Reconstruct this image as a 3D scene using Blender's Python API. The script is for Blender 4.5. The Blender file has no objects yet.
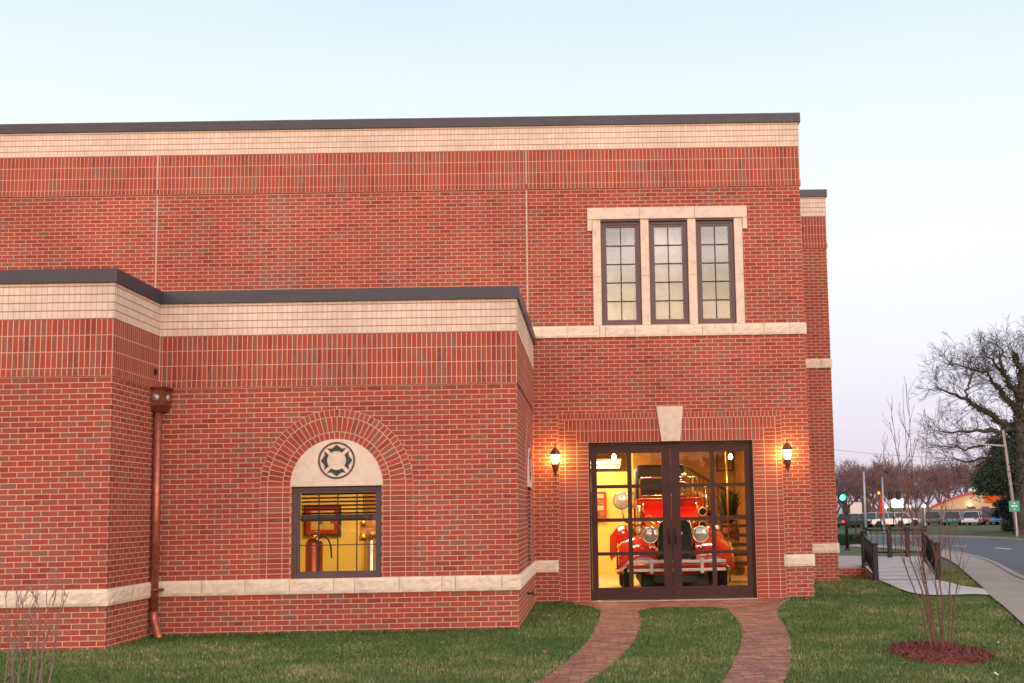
import bpy, bmesh, math, random
import numpy as np
from mathutils import Vector, Matrix
R = math.radians
scn = bpy.context.scene
COL = scn.collection

# ------------------------------------------------------------------ camera
F_PX, PITCH, YAW, ROLL = 1211.2354, .1088, .0114, .0182
CAM = Vector((-3.7663, -21.0131, 1.5423)); CX, CY = 604.65, 379.06
_r0 = Vector((math.cos(YAW), -math.sin(YAW), 0))
_f = Vector((math.sin(YAW)*math.cos(PITCH), math.cos(YAW)*math.cos(PITCH), math.sin(PITCH)))
_u0 = _r0.cross(_f)
CR = _r0*math.cos(ROLL) - _u0*math.sin(ROLL)
CU = _r0*math.sin(ROLL) + _u0*math.cos(ROLL)
cam_d = bpy.data.cameras.new('camera'); cam = bpy.data.objects.new('camera', cam_d); COL.objects.link(cam)
m = Matrix.Identity(4)
for i in range(3):
    m[i][0] = CR[i]; m[i][1] = CU[i]; m[i][2] = -_f[i]; m[i][3] = CAM[i]
cam.matrix_world = m
cam_d.sensor_width = 36; cam_d.sensor_fit = 'HORIZONTAL'
cam_d.lens = F_PX/1024*36
cam_d.shift_x = -(CX-512)/1024; cam_d.shift_y = (CY-341.5)/1024
cam_d.clip_start = .1; cam_d.clip_end = 2000
scn.camera = cam

# ------------------------------------------------------------------ world (dusk sky)
w = bpy.data.worlds.new('World'); scn.world = w; w.use_nodes = True
nt = w.node_tree; N = nt.nodes; L = nt.links; N.clear()
out = N.new('ShaderNodeOutputWorld'); bg = N.new('ShaderNodeBackground')
L.new(bg.outputs[0], out.inputs[0])
tc = N.new('ShaderNodeTexCoord'); sp = N.new('ShaderNodeSeparateXYZ'); L.new(tc.outputs['Generated'], sp.inputs[0])
def ramp(nodes, stops):
    r = nodes.new('ShaderNodeValToRGB'); e = r.color_ramp.elements
    while len(e) < len(stops): e.new(.5)
    for k, (p, c) in enumerate(stops):
        e[k].position = p; e[k].color = (*c, 1)
    return r
front = ramp(N, [(0, (.72, .64, .76)), (.05, (.80, .74, .86)), (.13, (.90, .90, 1.0)), (.21, (.96, 1.0, 1.0)), (.30, (.88, .985, 1.0)), (.42, (.70, .87, .98)), (1, (.52, .68, .88))])
back = ramp(N, [(0, (.55, .30, .19)), (.09, (.74, .46, .28)), (.155, (1.0, .72, .46)), (.18, (.98, .74, .52)), (.205, (.82, .66, .56)), (.26, (.62, .53, .52)), (.5, (.32, .29, .31)), (1, (.26, .27, .31))])
L.new(sp.outputs['Z'], front.inputs[0]); L.new(sp.outputs['Z'], back.inputs[0])
bm_ = N.new('ShaderNodeVectorMath'); bm_.operation = 'SCALE'; bm_.inputs[3].default_value = 4.65
cn = N.new('ShaderNodeTexNoise'); cn.inputs['Scale'].default_value = 7; cn.inputs['Detail'].default_value = 5
cm_ = N.new('ShaderNodeMapping'); cm_.inputs['Scale'].default_value = (1, 1, 4); L.new(tc.outputs['Generated'], cm_.inputs['Vector']); L.new(cm_.outputs[0], cn.inputs['Vector'])
cf = N.new('ShaderNodeMapRange'); cf.inputs[1].default_value = .38; cf.inputs[2].default_value = .62; cf.inputs[3].default_value = .72; cf.inputs[4].default_value = 1.22; L.new(cn.outputs['Fac'], cf.inputs[0])
cv = N.new('ShaderNodeVectorMath'); cv.operation = 'SCALE'; L.new(back.outputs[0], cv.inputs[0]); L.new(cf.outputs[0], cv.inputs[3]); L.new(cv.outputs[0], bm_.inputs[0])
mr = N.new('ShaderNodeMapRange'); mr.interpolation_type = 'SMOOTHSTEP'
mr.inputs[1].default_value = .25; mr.inputs[2].default_value = -.6; L.new(sp.outputs['Y'], mr.inputs[0])
mx = N.new('ShaderNodeMix'); mx.data_type = 'RGBA'; L.new(mr.outputs[0], mx.inputs[0])
L.new(front.outputs[0], mx.inputs[6]); L.new(bm_.outputs[0], mx.inputs[7])
sky = N.new('ShaderNodeTexSky'); sky.sky_type = 'NISHITA'; sky.sun_disc = False
sky.sun_elevation = R(9); sky.sun_rotation = R(152)
ad = N.new('ShaderNodeMix'); ad.data_type = 'RGBA'; ad.blend_type = 'ADD'; ad.inputs[0].default_value = .012
L.new(mx.outputs[2], ad.inputs[6]); L.new(sky.outputs[0], ad.inputs[7])
L.new(ad.outputs[2], bg.inputs[0]); bg.inputs[1].default_value = 1.0
wn = N.new('ShaderNodeTexNoise'); wn.inputs['Scale'].default_value = 2.2; wn.inputs['Detail'].default_value = 6; L.new(cm_.outputs[0], wn.inputs['Vector'])
wf = N.new('ShaderNodeMapRange'); wf.inputs[1].default_value = .3; wf.inputs[2].default_value = .7; wf.inputs[3].default_value = .965; wf.inputs[4].default_value = 1.035; L.new(wn.outputs['Fac'], wf.inputs[0])
wv = N.new('ShaderNodeVectorMath'); wv.operation = 'SCALE'; L.new(front.outputs[0], wv.inputs[0]); L.new(wf.outputs[0], wv.inputs[3]); L.new(wv.outputs[0], mx.inputs[6])

sun_d = bpy.data.lights.new('dusk_sun', 'SUN'); sun = bpy.data.objects.new('dusk_sun', sun_d); COL.objects.link(sun)
sun_d.energy = .95; sun_d.angle = R(35); sun_d.color = (1, .78, .66)
_d = Vector((math.sin(R(152))*math.cos(R(9)), math.cos(R(152))*math.cos(R(9)), math.sin(R(9))))
sun.rotation_euler = _d.to_track_quat('Z', 'Y').to_euler()
scn.view_settings.view_transform = 'Standard'; scn.view_settings.look = 'None'
scn.view_settings.exposure = 0.0; scn.view_settings.gamma = 1; scn.view_settings.use_curve_mapping = False
scn.render.engine = 'CYCLES'
scn.cycles.use_denoising = True
scn.cycles.pixel_filter_type = 'BLACKMAN_HARRIS'; scn.cycles.filter_width = 1.55
scn.cycles.max_bounces = 7; scn.cycles.transparent_max_bounces = 16
scn.cycles.sample_clamp_indirect = 4.0; scn.cycles.caustics_reflective = False; scn.cycles.caustics_refractive = False

# ------------------------------------------------------------------ helpers
def ray(px, py): return CR*(px-CX) + CU*(CY-py) + _f*F_PX
def at(px, py, axis, val):
    d = ray(px, py); t = (val-CAM[axis])/d[axis]
    return CAM + d*t
def gz(y): return 0.0 if y <= 3 else (-.65*(y-3)/45 if y < 48 else -.65)
def ground(px, py, lift=0.0):
    z = 0.0
    for _ in range(40):
        p = at(px, py, 2, z+lift); z = gz(p.y)
    return Vector((p.x, p.y, z+lift))

class MB:
    def __init__(s): s.v = []; s.f = []; s.uv = []; s.mi = []; s.sm = []
    def face(s, pts, uv=None, mi=0, smooth=False):
        n = len(s.v); s.v += [tuple(p) for p in pts]; s.f.append(tuple(range(n, n+len(pts))))
        s.uv.append(uv if uv else [(0, 0)]*len(pts)); s.mi.append(mi); s.sm.append(smooth)
    def mesh(s, vs, fs, mi=0, smooth=False):
        n = len(s.v); s.v += [tuple(p) for p in vs]
        for f in fs:
            s.f.append(tuple(i+n for i in f)); s.uv.append([(0, 0)]*len(f)); s.mi.append(mi); s.sm.append(smooth)
    def box(s, x0, y0, z0, x1, y1, z1, mi=0):
        if x0 > x1: x0, x1 = x1, x0
        if y0 > y1: y0, y1 = y1, y0
        if z0 > z1: z0, z1 = z1, z0
        c = [(x, y, z) for x in (x0, x1) for y in (y0, y1) for z in (z0, z1)]
        for f in ((0, 1, 3, 2), (4, 6, 7, 5), (0, 4, 5, 1), (2, 3, 7, 6), (0, 2, 6, 4), (1, 5, 7, 3)):
            pts = [c[i] for i in f]
            nx = f in ((0, 1, 3, 2), (4, 6, 7, 5)); ny = f in ((0, 4, 5, 1), (2, 3, 7, 6))
            uv = [(p[1], p[2]) if nx else (p[0], p[2]) if ny else (p[0], p[1]) for p in pts]
            s.face(pts, uv, mi)
    def bev(s, x0, y0, z0, x1, y1, z1, b=.01, seg=2, mi=0):
        bm = bmesh.new(); bmesh.ops.create_cube(bm, size=1)
        for v in bm.verts:
            v.co = Vector(((x0+x1)/2+v.co.x*(x1-x0), (y0+y1)/2+v.co.y*(y1-y0), (z0+z1)/2+v.co.z*(z1-z0)))
        bmesh.ops.bevel(bm, geom=bm.edges[:], offset=b, segments=seg, profile=.6, affect='EDGES')
        s.addbm(bm, mi, seg > 2)
    def addbm(s, bm, mi=0, smooth=False):
        bm.verts.index_update(); s.mesh([v.co[:] for v in bm.verts], [[v.index for v in f.verts] for f in bm.faces], mi, smooth); bm.free()
    def tube(s, pts, rad, n=8, mi=0, caps=True, smooth=True):
        pts = [Vector(p) for p in pts]
        if not hasattr(rad, '__len__'): rad = [rad]*len(pts)
        vs = []; prev = None
        for i, p in enumerate(pts):
            d = (pts[min(i+1, len(pts)-1)]-pts[max(i-1, 0)]).normalized()
            a = prev if prev is not None else (Vector((0, 0, 1)) if abs(d.z) < .9 else Vector((1, 0, 0)))
            a = (a - d*a.dot(d))
            if a.length < 1e-5: a = d.orthogonal()
            a.normalize(); prev = a; b = d.cross(a)
            for k in range(n):
                t = 2*math.pi*k/n; vs.append(p+(a*math.cos(t)+b*math.sin(t))*rad[i])
        fs = [(i*n+k, i*n+(k+1) % n, (i+1)*n+(k+1) % n, (i+1)*n+k) for i in range(len(pts)-1) for k in range(n)]
        if caps: fs += [tuple(range(n))[::-1], tuple(range((len(pts)-1)*n, len(pts)*n))]
        s.mesh(vs, fs, mi, smooth)
    def lathe(s, prof, c=(0, 0, 0), axis='Z', n=24, mi=0, smooth=True, tilt=0):
        # prof: list of (r, h) ; axis Z / Y (h along -Y) / X
        vs = []
        for r, h in prof:
            for k in range(n):
                t = 2*math.pi*k/n; a, b = r*math.cos(t), r*math.sin(t)
                p = (a, b, h) if axis == 'Z' else (a, -h, b) if axis == 'Y' else (h, a, b)
                vs.append((p[0]+c[0], p[1]+c[1], p[2]+c[2]))
        fs = [(i*n+k, i*n+(k+1) % n, (i+1)*n+(k+1) % n, (i+1)*n+k) for i in range(len(prof)-1) for k in range(n)]
        s.mesh(vs, fs, mi, smooth)
    def prism(s, poly, fn, d0, d1, mi=0, smooth=False):
        # poly 2-D outline; fn(a, b, d) -> 3-D
        n = len(poly); A = [fn(a, b, d0) for a, b in poly]; B = [fn(a, b, d1) for a, b in poly]
        s.mesh(A+B, [tuple(range(n)), tuple(range(2*n-1, n-1, -1))] + [(i, i+n, (i+1) % n+n, (i+1) % n) for i in range(n)], mi, smooth)
    def build(s, name, mats, parent=None, label=None, recalc=True, weld=False):
        me = bpy.data.meshes.new(name)
        org = Vector((0, 0, 0)); q = parent
        while q: org += q.location; q = q.parent
        v = [(p[0]-org.x, p[1]-org.y, p[2]-org.z) for p in s.v]
        me.from_pydata(v, [], s.f)
        if not isinstance(mats, (list, tuple)): mats = [mats]
        for mt in mats: me.materials.append(mt)
        me.polygons.foreach_set('material_index', s.mi); me.polygons.foreach_set('use_smooth', s.sm)
        ul = me.uv_layers.new(name='UVMap')
        ul.data.foreach_set('uv', [c for f in s.uv for p in f for c in p])
        me.update()
        if recalc or weld:
            bm = bmesh.new(); bm.from_mesh(me)
            if weld: bmesh.ops.remove_doubles(bm, verts=bm.verts[:], dist=1e-5)
            bmesh.ops.recalc_face_normals(bm, faces=bm.faces[:]); bm.to_mesh(me); bm.free()
        o = bpy.data.objects.new(name, me); COL.objects.link(o)
        if parent: o.parent = parent
        if label: o['label'] = label
        return o
def thing(name, label, cat, loc=(0, 0, 0), group=None):
    o = bpy.data.objects.new(name, None); COL.objects.link(o); o.location = loc
    o['label'] = label; o['category'] = cat
    if group: o['group'] = group
    return o
def tag(o, label, cat, group=None, kind=None):
    o['label'] = label; o['category'] = cat
    if group: o['group'] = group
    if kind: o['kind'] = kind
    return o
def struct(o, label=None):
    o['kind'] = 'structure'
    if label: o['label'] = label; o['category'] = 'ground'
    return o
def copy_tree(o, parent=None):
    c = o.copy(); COL.objects.link(c); c.parent = parent
    for ch in list(o.children): copy_tree(ch, c)
    return c

# ------------------------------------------------------------------ materials
MATS = {}
def bsdf(name):
    m = bpy.data.materials.new(name); m.use_nodes = True
    return m, m.node_tree.nodes, m.node_tree.links, m.node_tree.nodes['Principled BSDF']
def plain(name, col, rough=.6, metal=0, var=.12, scale=8, bump=.0, coat=0, spec=.5):
    if name in MATS: return MATS[name]
    m, n, l, b = bsdf(name)
    t = n.new('ShaderNodeTexCoord'); no = n.new('ShaderNodeTexNoise'); no.inputs['Scale'].default_value = scale; no.inputs['Detail'].default_value = 6
    l.new(t.outputs['Object'], no.inputs['Vector'])
    r = ramp(n, [(.3, [max(0, c*(1-var)) for c in col]), (.7, [min(1, c*(1+var)) for c in col])])
    l.new(no.outputs['Fac'], r.inputs[0]); l.new(r.outputs[0], b.inputs['Base Color'])
    b.inputs['Roughness'].default_value = rough; b.inputs['Metallic'].default_value = metal
    b.inputs['Coat Weight'].default_value = coat; b.inputs['Specular IOR Level'].default_value = spec
    if bump:
        bp = n.new('ShaderNodeBump'); bp.inputs['Strength'].default_value = bump; bp.inputs['Distance'].default_value = .01
        l.new(no.outputs['Fac'], bp.inputs['Height']); l.new(bp.outputs[0], b.inputs['Normal'])
    MATS[name] = m; return m
def emit(name, col, s):
    if name in MATS: return MATS[name]
    m = bpy.data.materials.new(name); m.use_nodes = True; n = m.node_tree.nodes; n.clear()
    o = n.new('ShaderNodeOutputMaterial'); e = n.new('ShaderNodeEmission'); e.inputs[0].default_value = (*col, 1); e.inputs[1].default_value = s
    m.node_tree.links.new(e.outputs[0], o.inputs[0]); MATS[name] = m; return m
def glass(name, ior=1.9, tint=(1, 1, 1)):
    if name in MATS: return MATS[name]
    m = bpy.data.materials.new(name); m.use_nodes = True; n = m.node_tree.nodes; l = m.node_tree.links; n.clear()
    o = n.new('ShaderNodeOutputMaterial'); mx = n.new('ShaderNodeMixShader'); fr = n.new('ShaderNodeFresnel'); fr.inputs[0].default_value = ior
    tr = n.new('ShaderNodeBsdfTransparent'); tr.inputs[0].default_value = (*tint, 1); gl = n.new('ShaderNodeBsdfGlossy'); gl.inputs['Roughness'].default_value = .015
    no = n.new('ShaderNodeTexNoise'); no.inputs['Scale'].default_value = 1.3; bp = n.new('ShaderNodeBump'); bp.inputs['Strength'].default_value = .05; bp.inputs['Distance'].default_value = .05
    l.new(no.outputs[0], bp.inputs['Height']); l.new(bp.outputs[0], gl.inputs['Normal'])
    l.new(fr.outputs[0], mx.inputs[0]); l.new(tr.outputs[0], mx.inputs[1]); l.new(gl.outputs[0], mx.inputs[2]); l.new(mx.outputs[0], o.inputs[0])
    MATS[name] = m; return m
RED = dict(ramp=[(0, (.25, .044, .030)), (.2, (.325, .058, .035)), (.5, (.385, .070, .042)), (.72, (.335, .058, .035)), (.86, (.33, .072, .044)), (.95, (.29, .090, .06)), (1, (.23, .095, .068))],
           mortar=(.62, .37, .25), flash=(.22, .11, .085))
CREAM = dict(ramp=[(0, (.66, .51, .40)), (.5, (.70, .55, .435)), (1, (.74, .59, .47))], mortar=(.34, .16, .11), flash=(.65, .50, .39))
def brick(bw, rh, off, pal='RED', ms=.0058, tag_=''):
    key = 'brick_%s_%d_%d_%d%s' % (pal, bw*1000, rh*1000, off*10, tag_)
    if key in MATS: return MATS[key]
    P = RED if pal == 'RED' else CREAM
    m, n, l, b = bsdf(key)
    uv = n.new('ShaderNodeUVMap'); uv.uv_map = 'UVMap'
    # slight unevenness of the laid courses
    nz = n.new('ShaderNodeTexNoise'); nz.inputs['Scale'].default_value = 9; l.new(uv.outputs[0], nz.inputs['Vector'])
    su = n.new('ShaderNodeVectorMath'); su.operation = 'SUBTRACT'; l.new(nz.outputs['Color'], su.inputs[0]); su.inputs[1].default_value = (.5, .5, .5)
    sc = n.new('ShaderNodeVectorMath'); sc.operation = 'SCALE'; sc.inputs[3].default_value = .005; l.new(su.outputs[0], sc.inputs[0])
    ad = n.new('ShaderNodeVectorMath'); ad.operation = 'ADD'; l.new(uv.outputs[0], ad.inputs[0]); l.new(sc.outputs[0], ad.inputs[1])
    bt = n.new('ShaderNodeTexBrick'); bt.offset = off; bt.offset_frequency = 2; bt.squash = 1
    l.new(ad.outputs[0], bt.inputs['Vector'])
    for k, v in (('Scale', 1), ('Mortar Size', ms), ('Mortar Smooth', .25), ('Bias', 0), ('Brick Width', bw), ('Row Height', rh)): bt.inputs[k].default_value = v
    bt.inputs['Color1'].default_value = (0, 0, 0, 1); bt.inputs['Color2'].default_value = (1, 1, 1, 1); bt.inputs['Mortar'].default_value = (.5, .5, .5, 1)
    r = ramp(n, P['ramp']); l.new(bt.outputs['Color'], r.inputs[0])
    # flashed (kiln-darkened) ends on some bricks, in loose clusters
    mp = n.new('ShaderNodeMapping'); mp.inputs['Scale'].default_value = (6.5, 14.7, 1) if bw > rh else (14.7, 5, 1); l.new(uv.outputs[0], mp.inputs['Vector'])
    fn = n.new('ShaderNodeTexNoise'); fn.inputs['Scale'].default_value = 1; fn.inputs['Detail'].default_value = 1; l.new(mp.outputs[0], fn.inputs['Vector'])
    cl = n.new('ShaderNodeTexNoise'); cl.inputs['Scale'].default_value = .9; cl.inputs['Detail'].default_value = 2; l.new(uv.outputs[0], cl.inputs['Vector'])
    sm = n.new('ShaderNodeMath'); sm.operation = 'MULTIPLY_ADD'; l.new(cl.outputs['Fac'], sm.inputs[0]); sm.inputs[1].default_value = .6; l.new(fn.outputs['Fac'], sm.inputs[2])
    fr = n.new('ShaderNodeMapRange'); fr.inputs[1].default_value = .84; fr.inputs[2].default_value = 1.0; fr.inputs[4].default_value = .8; l.new(sm.outputs[0], fr.inputs[0])
    m1 = n.new('ShaderNodeMix'); m1.data_type = 'RGBA'; l.new(fr.outputs[0], m1.inputs[0]); l.new(r.outputs[0], m1.inputs[6]); m1.inputs[7].default_value = (*P['flash'], 1)
    # grain and large, faint weathering
    g = n.new('ShaderNodeTexNoise'); g.inputs['Scale'].default_value = 60; g.inputs['Detail'].default_value = 5; l.new(uv.outputs[0], g.inputs['Vector'])
    g2 = n.new('ShaderNodeTexNoise'); g2.inputs['Scale'].default_value = .7; g2.inputs['Detail'].default_value = 4; l.new(uv.outputs[0], g2.inputs['Vector'])
    gs = n.new('ShaderNodeMath'); gs.operation = 'MULTIPLY_ADD'; l.new(g.outputs['Fac'], gs.inputs[0]); gs.inputs[1].default_value = .5; l.new(g2.outputs['Fac'], gs.inputs[2])
    gm = n.new('ShaderNodeMapRange'); gm.inputs[1].default_value = .5; gm.inputs[2].default_value = 1.0; gm.inputs[3].default_value = .85; gm.inputs[4].default_value = 1.17; l.new(gs.outputs[0], gm.inputs[0])
    mm = n.new('ShaderNodeMix'); mm.data_type = 'RGBA'; l.new(bt.outputs['Fac'], mm.inputs[0]); l.new(m1.outputs[2], mm.inputs[6]); mm.inputs[7].default_value = (*P['mortar'], 1)
    if pal == 'CREAM':      # the bed joints are wide and dark, the head joints tight
        sx = n.new('ShaderNodeSeparateXYZ'); l.new(ad.outputs[0], sx.inputs[0])
        pg = n.new('ShaderNodeMath'); pg.operation = 'PINGPONG'; l.new(sx.outputs['Y'], pg.inputs[0]); pg.inputs[1].default_value = rh/2
        jm = n.new('ShaderNodeMapRange'); jm.inputs[1].default_value = .0075; jm.inputs[2].default_value = .0055; l.new(pg.outputs[0], jm.inputs[0])
        m2 = n.new('ShaderNodeMix'); m2.data_type = 'RGBA'; l.new(jm.outputs[0], m2.inputs[0]); l.new(mm.outputs[2], m2.inputs[6]); m2.inputs[7].default_value = (.36, .15, .10, 1); mm = m2
    mu = n.new('ShaderNodeVectorMath'); mu.operation = 'SCALE'; l.new(mm.outputs[2], mu.inputs[0]); l.new(gm.outputs[0], mu.inputs[3])
    l.new(mu.outputs[0], b.inputs['Base Color']); b.inputs['Roughness'].default_value = .85; b.inputs['Specular IOR Level'].default_value = .25
    h = n.new('ShaderNodeMath'); h.operation = 'MULTIPLY_ADD'; l.new(bt.outputs['Fac'], h.inputs[0]); h.inputs[1].default_value = -1; l.new(g.outputs['Fac'], h.inputs[2])
    bp = n.new('ShaderNodeBump'); bp.inputs['Strength'].default_value = .5; bp.inputs['Distance'].default_value = .006; l.new(h.outputs[0], bp.inputs['Height']); l.new(bp.outputs[0], b.inputs['Normal'])
    MATS[key] = m; return m
B_RUN = brick(.2032, .0677, .5)
B_SOL = brick(.0677, .2032, 0)
B_ROW = brick(.0677, .1016, 0)
B_STK = brick(.2032, .0677, 0)
B_HDR = brick(.1016, .0677, 0)
B_CRM = brick(.0677, .1016, 0, 'CREAM', .0022)
BR = [B_RUN, B_SOL, B_ROW, B_STK, B_HDR, B_CRM]
def stone_mat(name, col, bump=.6):
    if name in MATS: return MATS[name]
    m, n, l, b = bsdf(name)
    t = n.new('ShaderNodeTexCoord')
    no = n.new('ShaderNodeTexNoise'); no.inputs['Scale'].default_value = 7; no.inputs['Detail'].default_value = 8; no.inputs['Roughness'].default_value = .65; l.new(t.outputs['Object'], no.inputs['Vector'])
    mu = n.new('ShaderNodeTexMusgrave') if False else n.new('ShaderNodeTexNoise'); mu.inputs['Scale'].default_value = 3; mu.inputs['Detail'].default_value = 3; mu.inputs['Distortion'].default_value = 1.2; l.new(t.outputs['Object'], mu.inputs['Vector'])
    r = ramp(n, [(.28, [c*.82 for c in col]), (.5, col), (.75, [min(1, c*1.1) for c in col])]); l.new(no.outputs['Fac'], r.inputs[0]); l.new(r.outputs[0], b.inputs['Base Color'])
    bp = n.new('ShaderNodeBump'); bp.inputs['Strength'].default_value = bump; bp.inputs['Distance'].default_value = .03; l.new(mu.outputs['Fac'], bp.inputs['Height']); l.new(bp.outputs[0], b.inputs['Normal'])
    b.inputs['Roughness'].default_value = .85; b.inputs['Specular IOR Level'].default_value = .2
    MATS[name] = m; return m
M_ROCK = stone_mat('rock_faced_stone', (.72, .60, .47))
M_STONE = stone_mat('smooth_cast_stone', (.71, .57, .46), .05)
M_COPING = plain('coping_metal', (.058, .051, .062), .5, .3, .1, 3)
M_FRAME = plain('brown_frame', (.056, .022, .017), .6, 0, .15, 5, spec=.25)
M_FRAMEW = plain('mauve_frame', (.11, .066, .066), .45, .2, .1, 5)
M_MUNTIN = plain('dark_muntin', (.045, .024, .024), .6, 0, spec=.25)
M_GLASS = glass('window_glass', 2.65)
M_WGLASS = glass('low_window_glass', 1.6)
M_DGLASS = glass('door_glass', 1.5)
M_SEAL = plain('joint_sealant', (.55, .40, .33), .8)
M_DARK = plain('black_iron', (.012, .011, .012), .45, .3)
M_COPPER = plain('aged_copper', (.40, .13, .085), .42, .6, .25, 14)
M_COPDK = plain('dull_copper', (.22, .065, .038), .55, .5, .3, 20)
M_EMBLEM = plain('emblem_dark', (.035, .035, .035), .6)
M_EMBRING = plain('emblem_ring', (.10, .045, .035), .6)
M_ROOF = plain('roof_membrane', (.2, .2, .2), .9)

# ------------------------------------------------------------------ building
bld = thing('brick_building', 'red brick fire museum building with cream brick cornice and lit glass doors', 'building')
Z_TOP, Z_COP, Z_CRM, Z_LEDGE = 8.563, 8.398, 7.955, 7.244
W_TOP, W_COP, W_CRM, W_LEDGE = 4.632, 4.465, 4.015, 3.304
YW, YL, XWR, XLR = -4.61, -6.2, -4.78, -9.637
XR2, Y2 = 1.49, 5.25

def panel(mb, O, ud, n, u0, u1, z0, z1, holes=(), mi=0, uo=0.0, vo=0.0, proud=0.0):
    """rectangular wall sheet with holes; O + ud*u + n*proud, z up"""
    us = sorted({u0, u1, *[min(max(h[k], u0), u1) for h in holes for k in (0, 1)]})
    zs = sorted({z0, z1, *[min(max(h[k], z0), z1) for h in holes for k in (2, 3)]})
    for a, b in zip(us, us[1:]):
        for c, d in zip(zs, zs[1:]):
            if b-a < 1e-6 or d-c < 1e-6: continue
            uc, zc = (a+b)/2, (c+d)/2
            if any(h[0] < uc < h[1] and h[2] < zc < h[3] for h in holes): continue
            P = [O+ud*u+n*proud+Vector((0, 0, z)) for u, z in ((a, c), (b, c), (b, d), (a, d))]
            mb.face(P, [(u-uo, z-vo) for u, z in ((a, c), (b, c), (b, d), (a, d))], mi)
def reveal(mb, O, ud, n, h, depth, mi=3):
    u0, u1, z0, z1 = h
    q = lambda u, z, d: O+ud*u-n*d+Vector((0, 0, z))
    mb.face([q(u0, z0, 0), q(u0, z1, 0), q(u0, z1, depth), q(u0, z0, depth)], [(0, z0), (0, z1), (depth, z1), (depth, z0)], mi)
    mb.face([q(u1, z0, 0), q(u1, z1, 0), q(u1, z1, depth), q(u1, z0, depth)], [(0, z0), (0, z1), (depth, z1), (depth, z0)], mi)
    mb.face([q(u0, z1, 0), q(u1, z1, 0), q(u1, z1, depth), q(u0, z1, depth)], [(u0, 0), (u1, 0), (u1, depth), (u0, depth)], mi)
    mb.face([q(u0, z0, 0), q(u1, z0, 0), q(u1, z0, depth), q(u0, z0, depth)], [(u0, 0), (u1, 0), (u1, depth), (u0, depth)], mi)
def slabface(mb, O, ud, n, u0, u1, z0, z1, proud, eL, eR, mi, uo, vo):
    """proud zone: face plus its underside and top; eL / eR = 1 where the corner turns outwards"""
    a, b = u0-eL*proud, u1+eR*proud
    panel(mb, O, ud, n, a, b, z0, z1, (), mi, uo, vo, proud)
    for z in (z0, z1):
        P = [O+ud*u+n*d+Vector((0, 0, z)) for u, d in ((a, -.02), (b, -.02), (b, proud), (a, proud))]
        mb.face(P, [(u, d) for u, d in ((a, 0), (b, 0), (b, .03), (a, .03))], mi)
    for e, u in ((eL, a), (eR, b)):
        if e == 0:
            P = [O+ud*u+n*d+Vector((0, 0, z)) for d, z in ((-.02, z0), (proud, z0), (proud, z1), (-.02, z1))]
            mb.face(P, [(0, 0), (.02, 0), (.02, z1-z0), (0, z1-z0)], mi)
def cornice(mb, O, ud, n, u0, u1, zl, zc, zk, eL, eR, uo=0.0):
    slabface(mb, O, ud, n, u0, u1, zl, zl+.1016, .020, eL, eR, 2, uo, zl)
    slabface(mb, O, ud, n, u0, u1, zl+.1016, zc, .009, eL, eR, 1, uo, zl+.1016)
    slabface(mb, O, ud, n, u0, u1, zc, zk, .016, eL, eR, 5, uo, zc)
X_, Y_, Z_ = Vector((1, 0, 0)), Vector((0, 1, 0)), Vector((0, 0, 1))
nF, nR = Vector((0, -1, 0)), Vector((1, 0, 0))

# -- tall main block, front wall in three bays between the sealed joints
HD = (-3.832, -.98, 0.0, 2.732)                                  # door opening
HW = [(-3.552, -2.85, 4.785, 6.655), (-2.70, -2.017, 4.785, 6.655), (-1.867, -1.193, 4.785, 6.655)]
O0 = Vector((0, 0, 0))
for a, b, hol, sh in ((-17, -11.374, (), .05), (-11.374, -4.854, (), .11), (-4.854, 0, [HD]+HW, 0)):
    mb = MB()
    panel(mb, O0, X_, nF, a, b, -.3, Z_LEDGE, hol, 0, sh, .721)
    cornice(mb, O0, X_, nF, a, b, Z_LEDGE, Z_CRM, Z_COP, 0 if a < -16 else .0, 1 if b == 0 else 0, sh)
    if b == 0:
        # side walls of this block
        panel(mb, O0, Y_, nR, 0, 17, -.3, Z_LEDGE, (), 0, 0, .721)
        cornice(mb, O0, Y_, nR, 0, 17, Z_LEDGE, Z_CRM, Z_COP, 1, 0)
        reveal(mb, O0, X_, nF, HD, .16, 3)
        for h in HW: reveal(mb, O0, X_, nF, h, .16, 3)
    mb.build('wall', BR, bld, recalc=False)
mb = MB(); mb.box(-17, .3, Z_COP-.3, -.3, 17, Z_COP-.25); mb.build('roof', M_ROOF, bld)
# -- rear projecting block
mb = MB(); O2 = Vector((0, Y2, 0))
panel(mb, O2, X_, nF, 0, XR2, -.4, Z_LEDGE, (), 0, .06, .721)
cornice(mb, O2, X_, nF, .01, XR2, Z_LEDGE, Z_CRM, Z_COP, 0, 1)
O2r = Vector((XR2, Y2, 0))
panel(mb, O2r, Y_, nR, 0, 12, -.6, Z_LEDGE, (), 0, 0, .721); cornice(mb, O2r, Y_, nR, 0, 12, Z_LEDGE, Z_CRM, Z_COP, 1, 0)
mb.build('wall', BR, bld, recalc=False)
# -- low wing
HWW = (-7.815, -6.61, .721, 1.945)
SW = (2.42, 3.62, .721, 1.945)                                   # window on the wing's return wall (u = distance from the front)
mb = MB(); OW = Vector((0, YW, 0))
panel(mb, OW, X_, nF, XLR, XWR, -.3, W_LEDGE, [HWW], 0, XWR, .721)
cornice(mb, OW, X_, nF, XLR, XWR, W_LEDGE, W_CRM, W_COP, 0, 1, XWR)
OR = Vector((XWR, YW, 0))
panel(mb, OR, Y_, nR, 0, -YW, -.3, W_LEDGE, [SW], 0, 0, .721)
cornice(mb, OR, Y_, nR, 0, -YW, W_LEDGE, W_CRM, W_COP, 1, 0)
reveal(mb, OW, X_, nF, HWW, .14, 4); reveal(mb, OR, Y_, nR, SW, .14, 4)
mb.build('wall', BR, bld, recalc=False)
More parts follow.
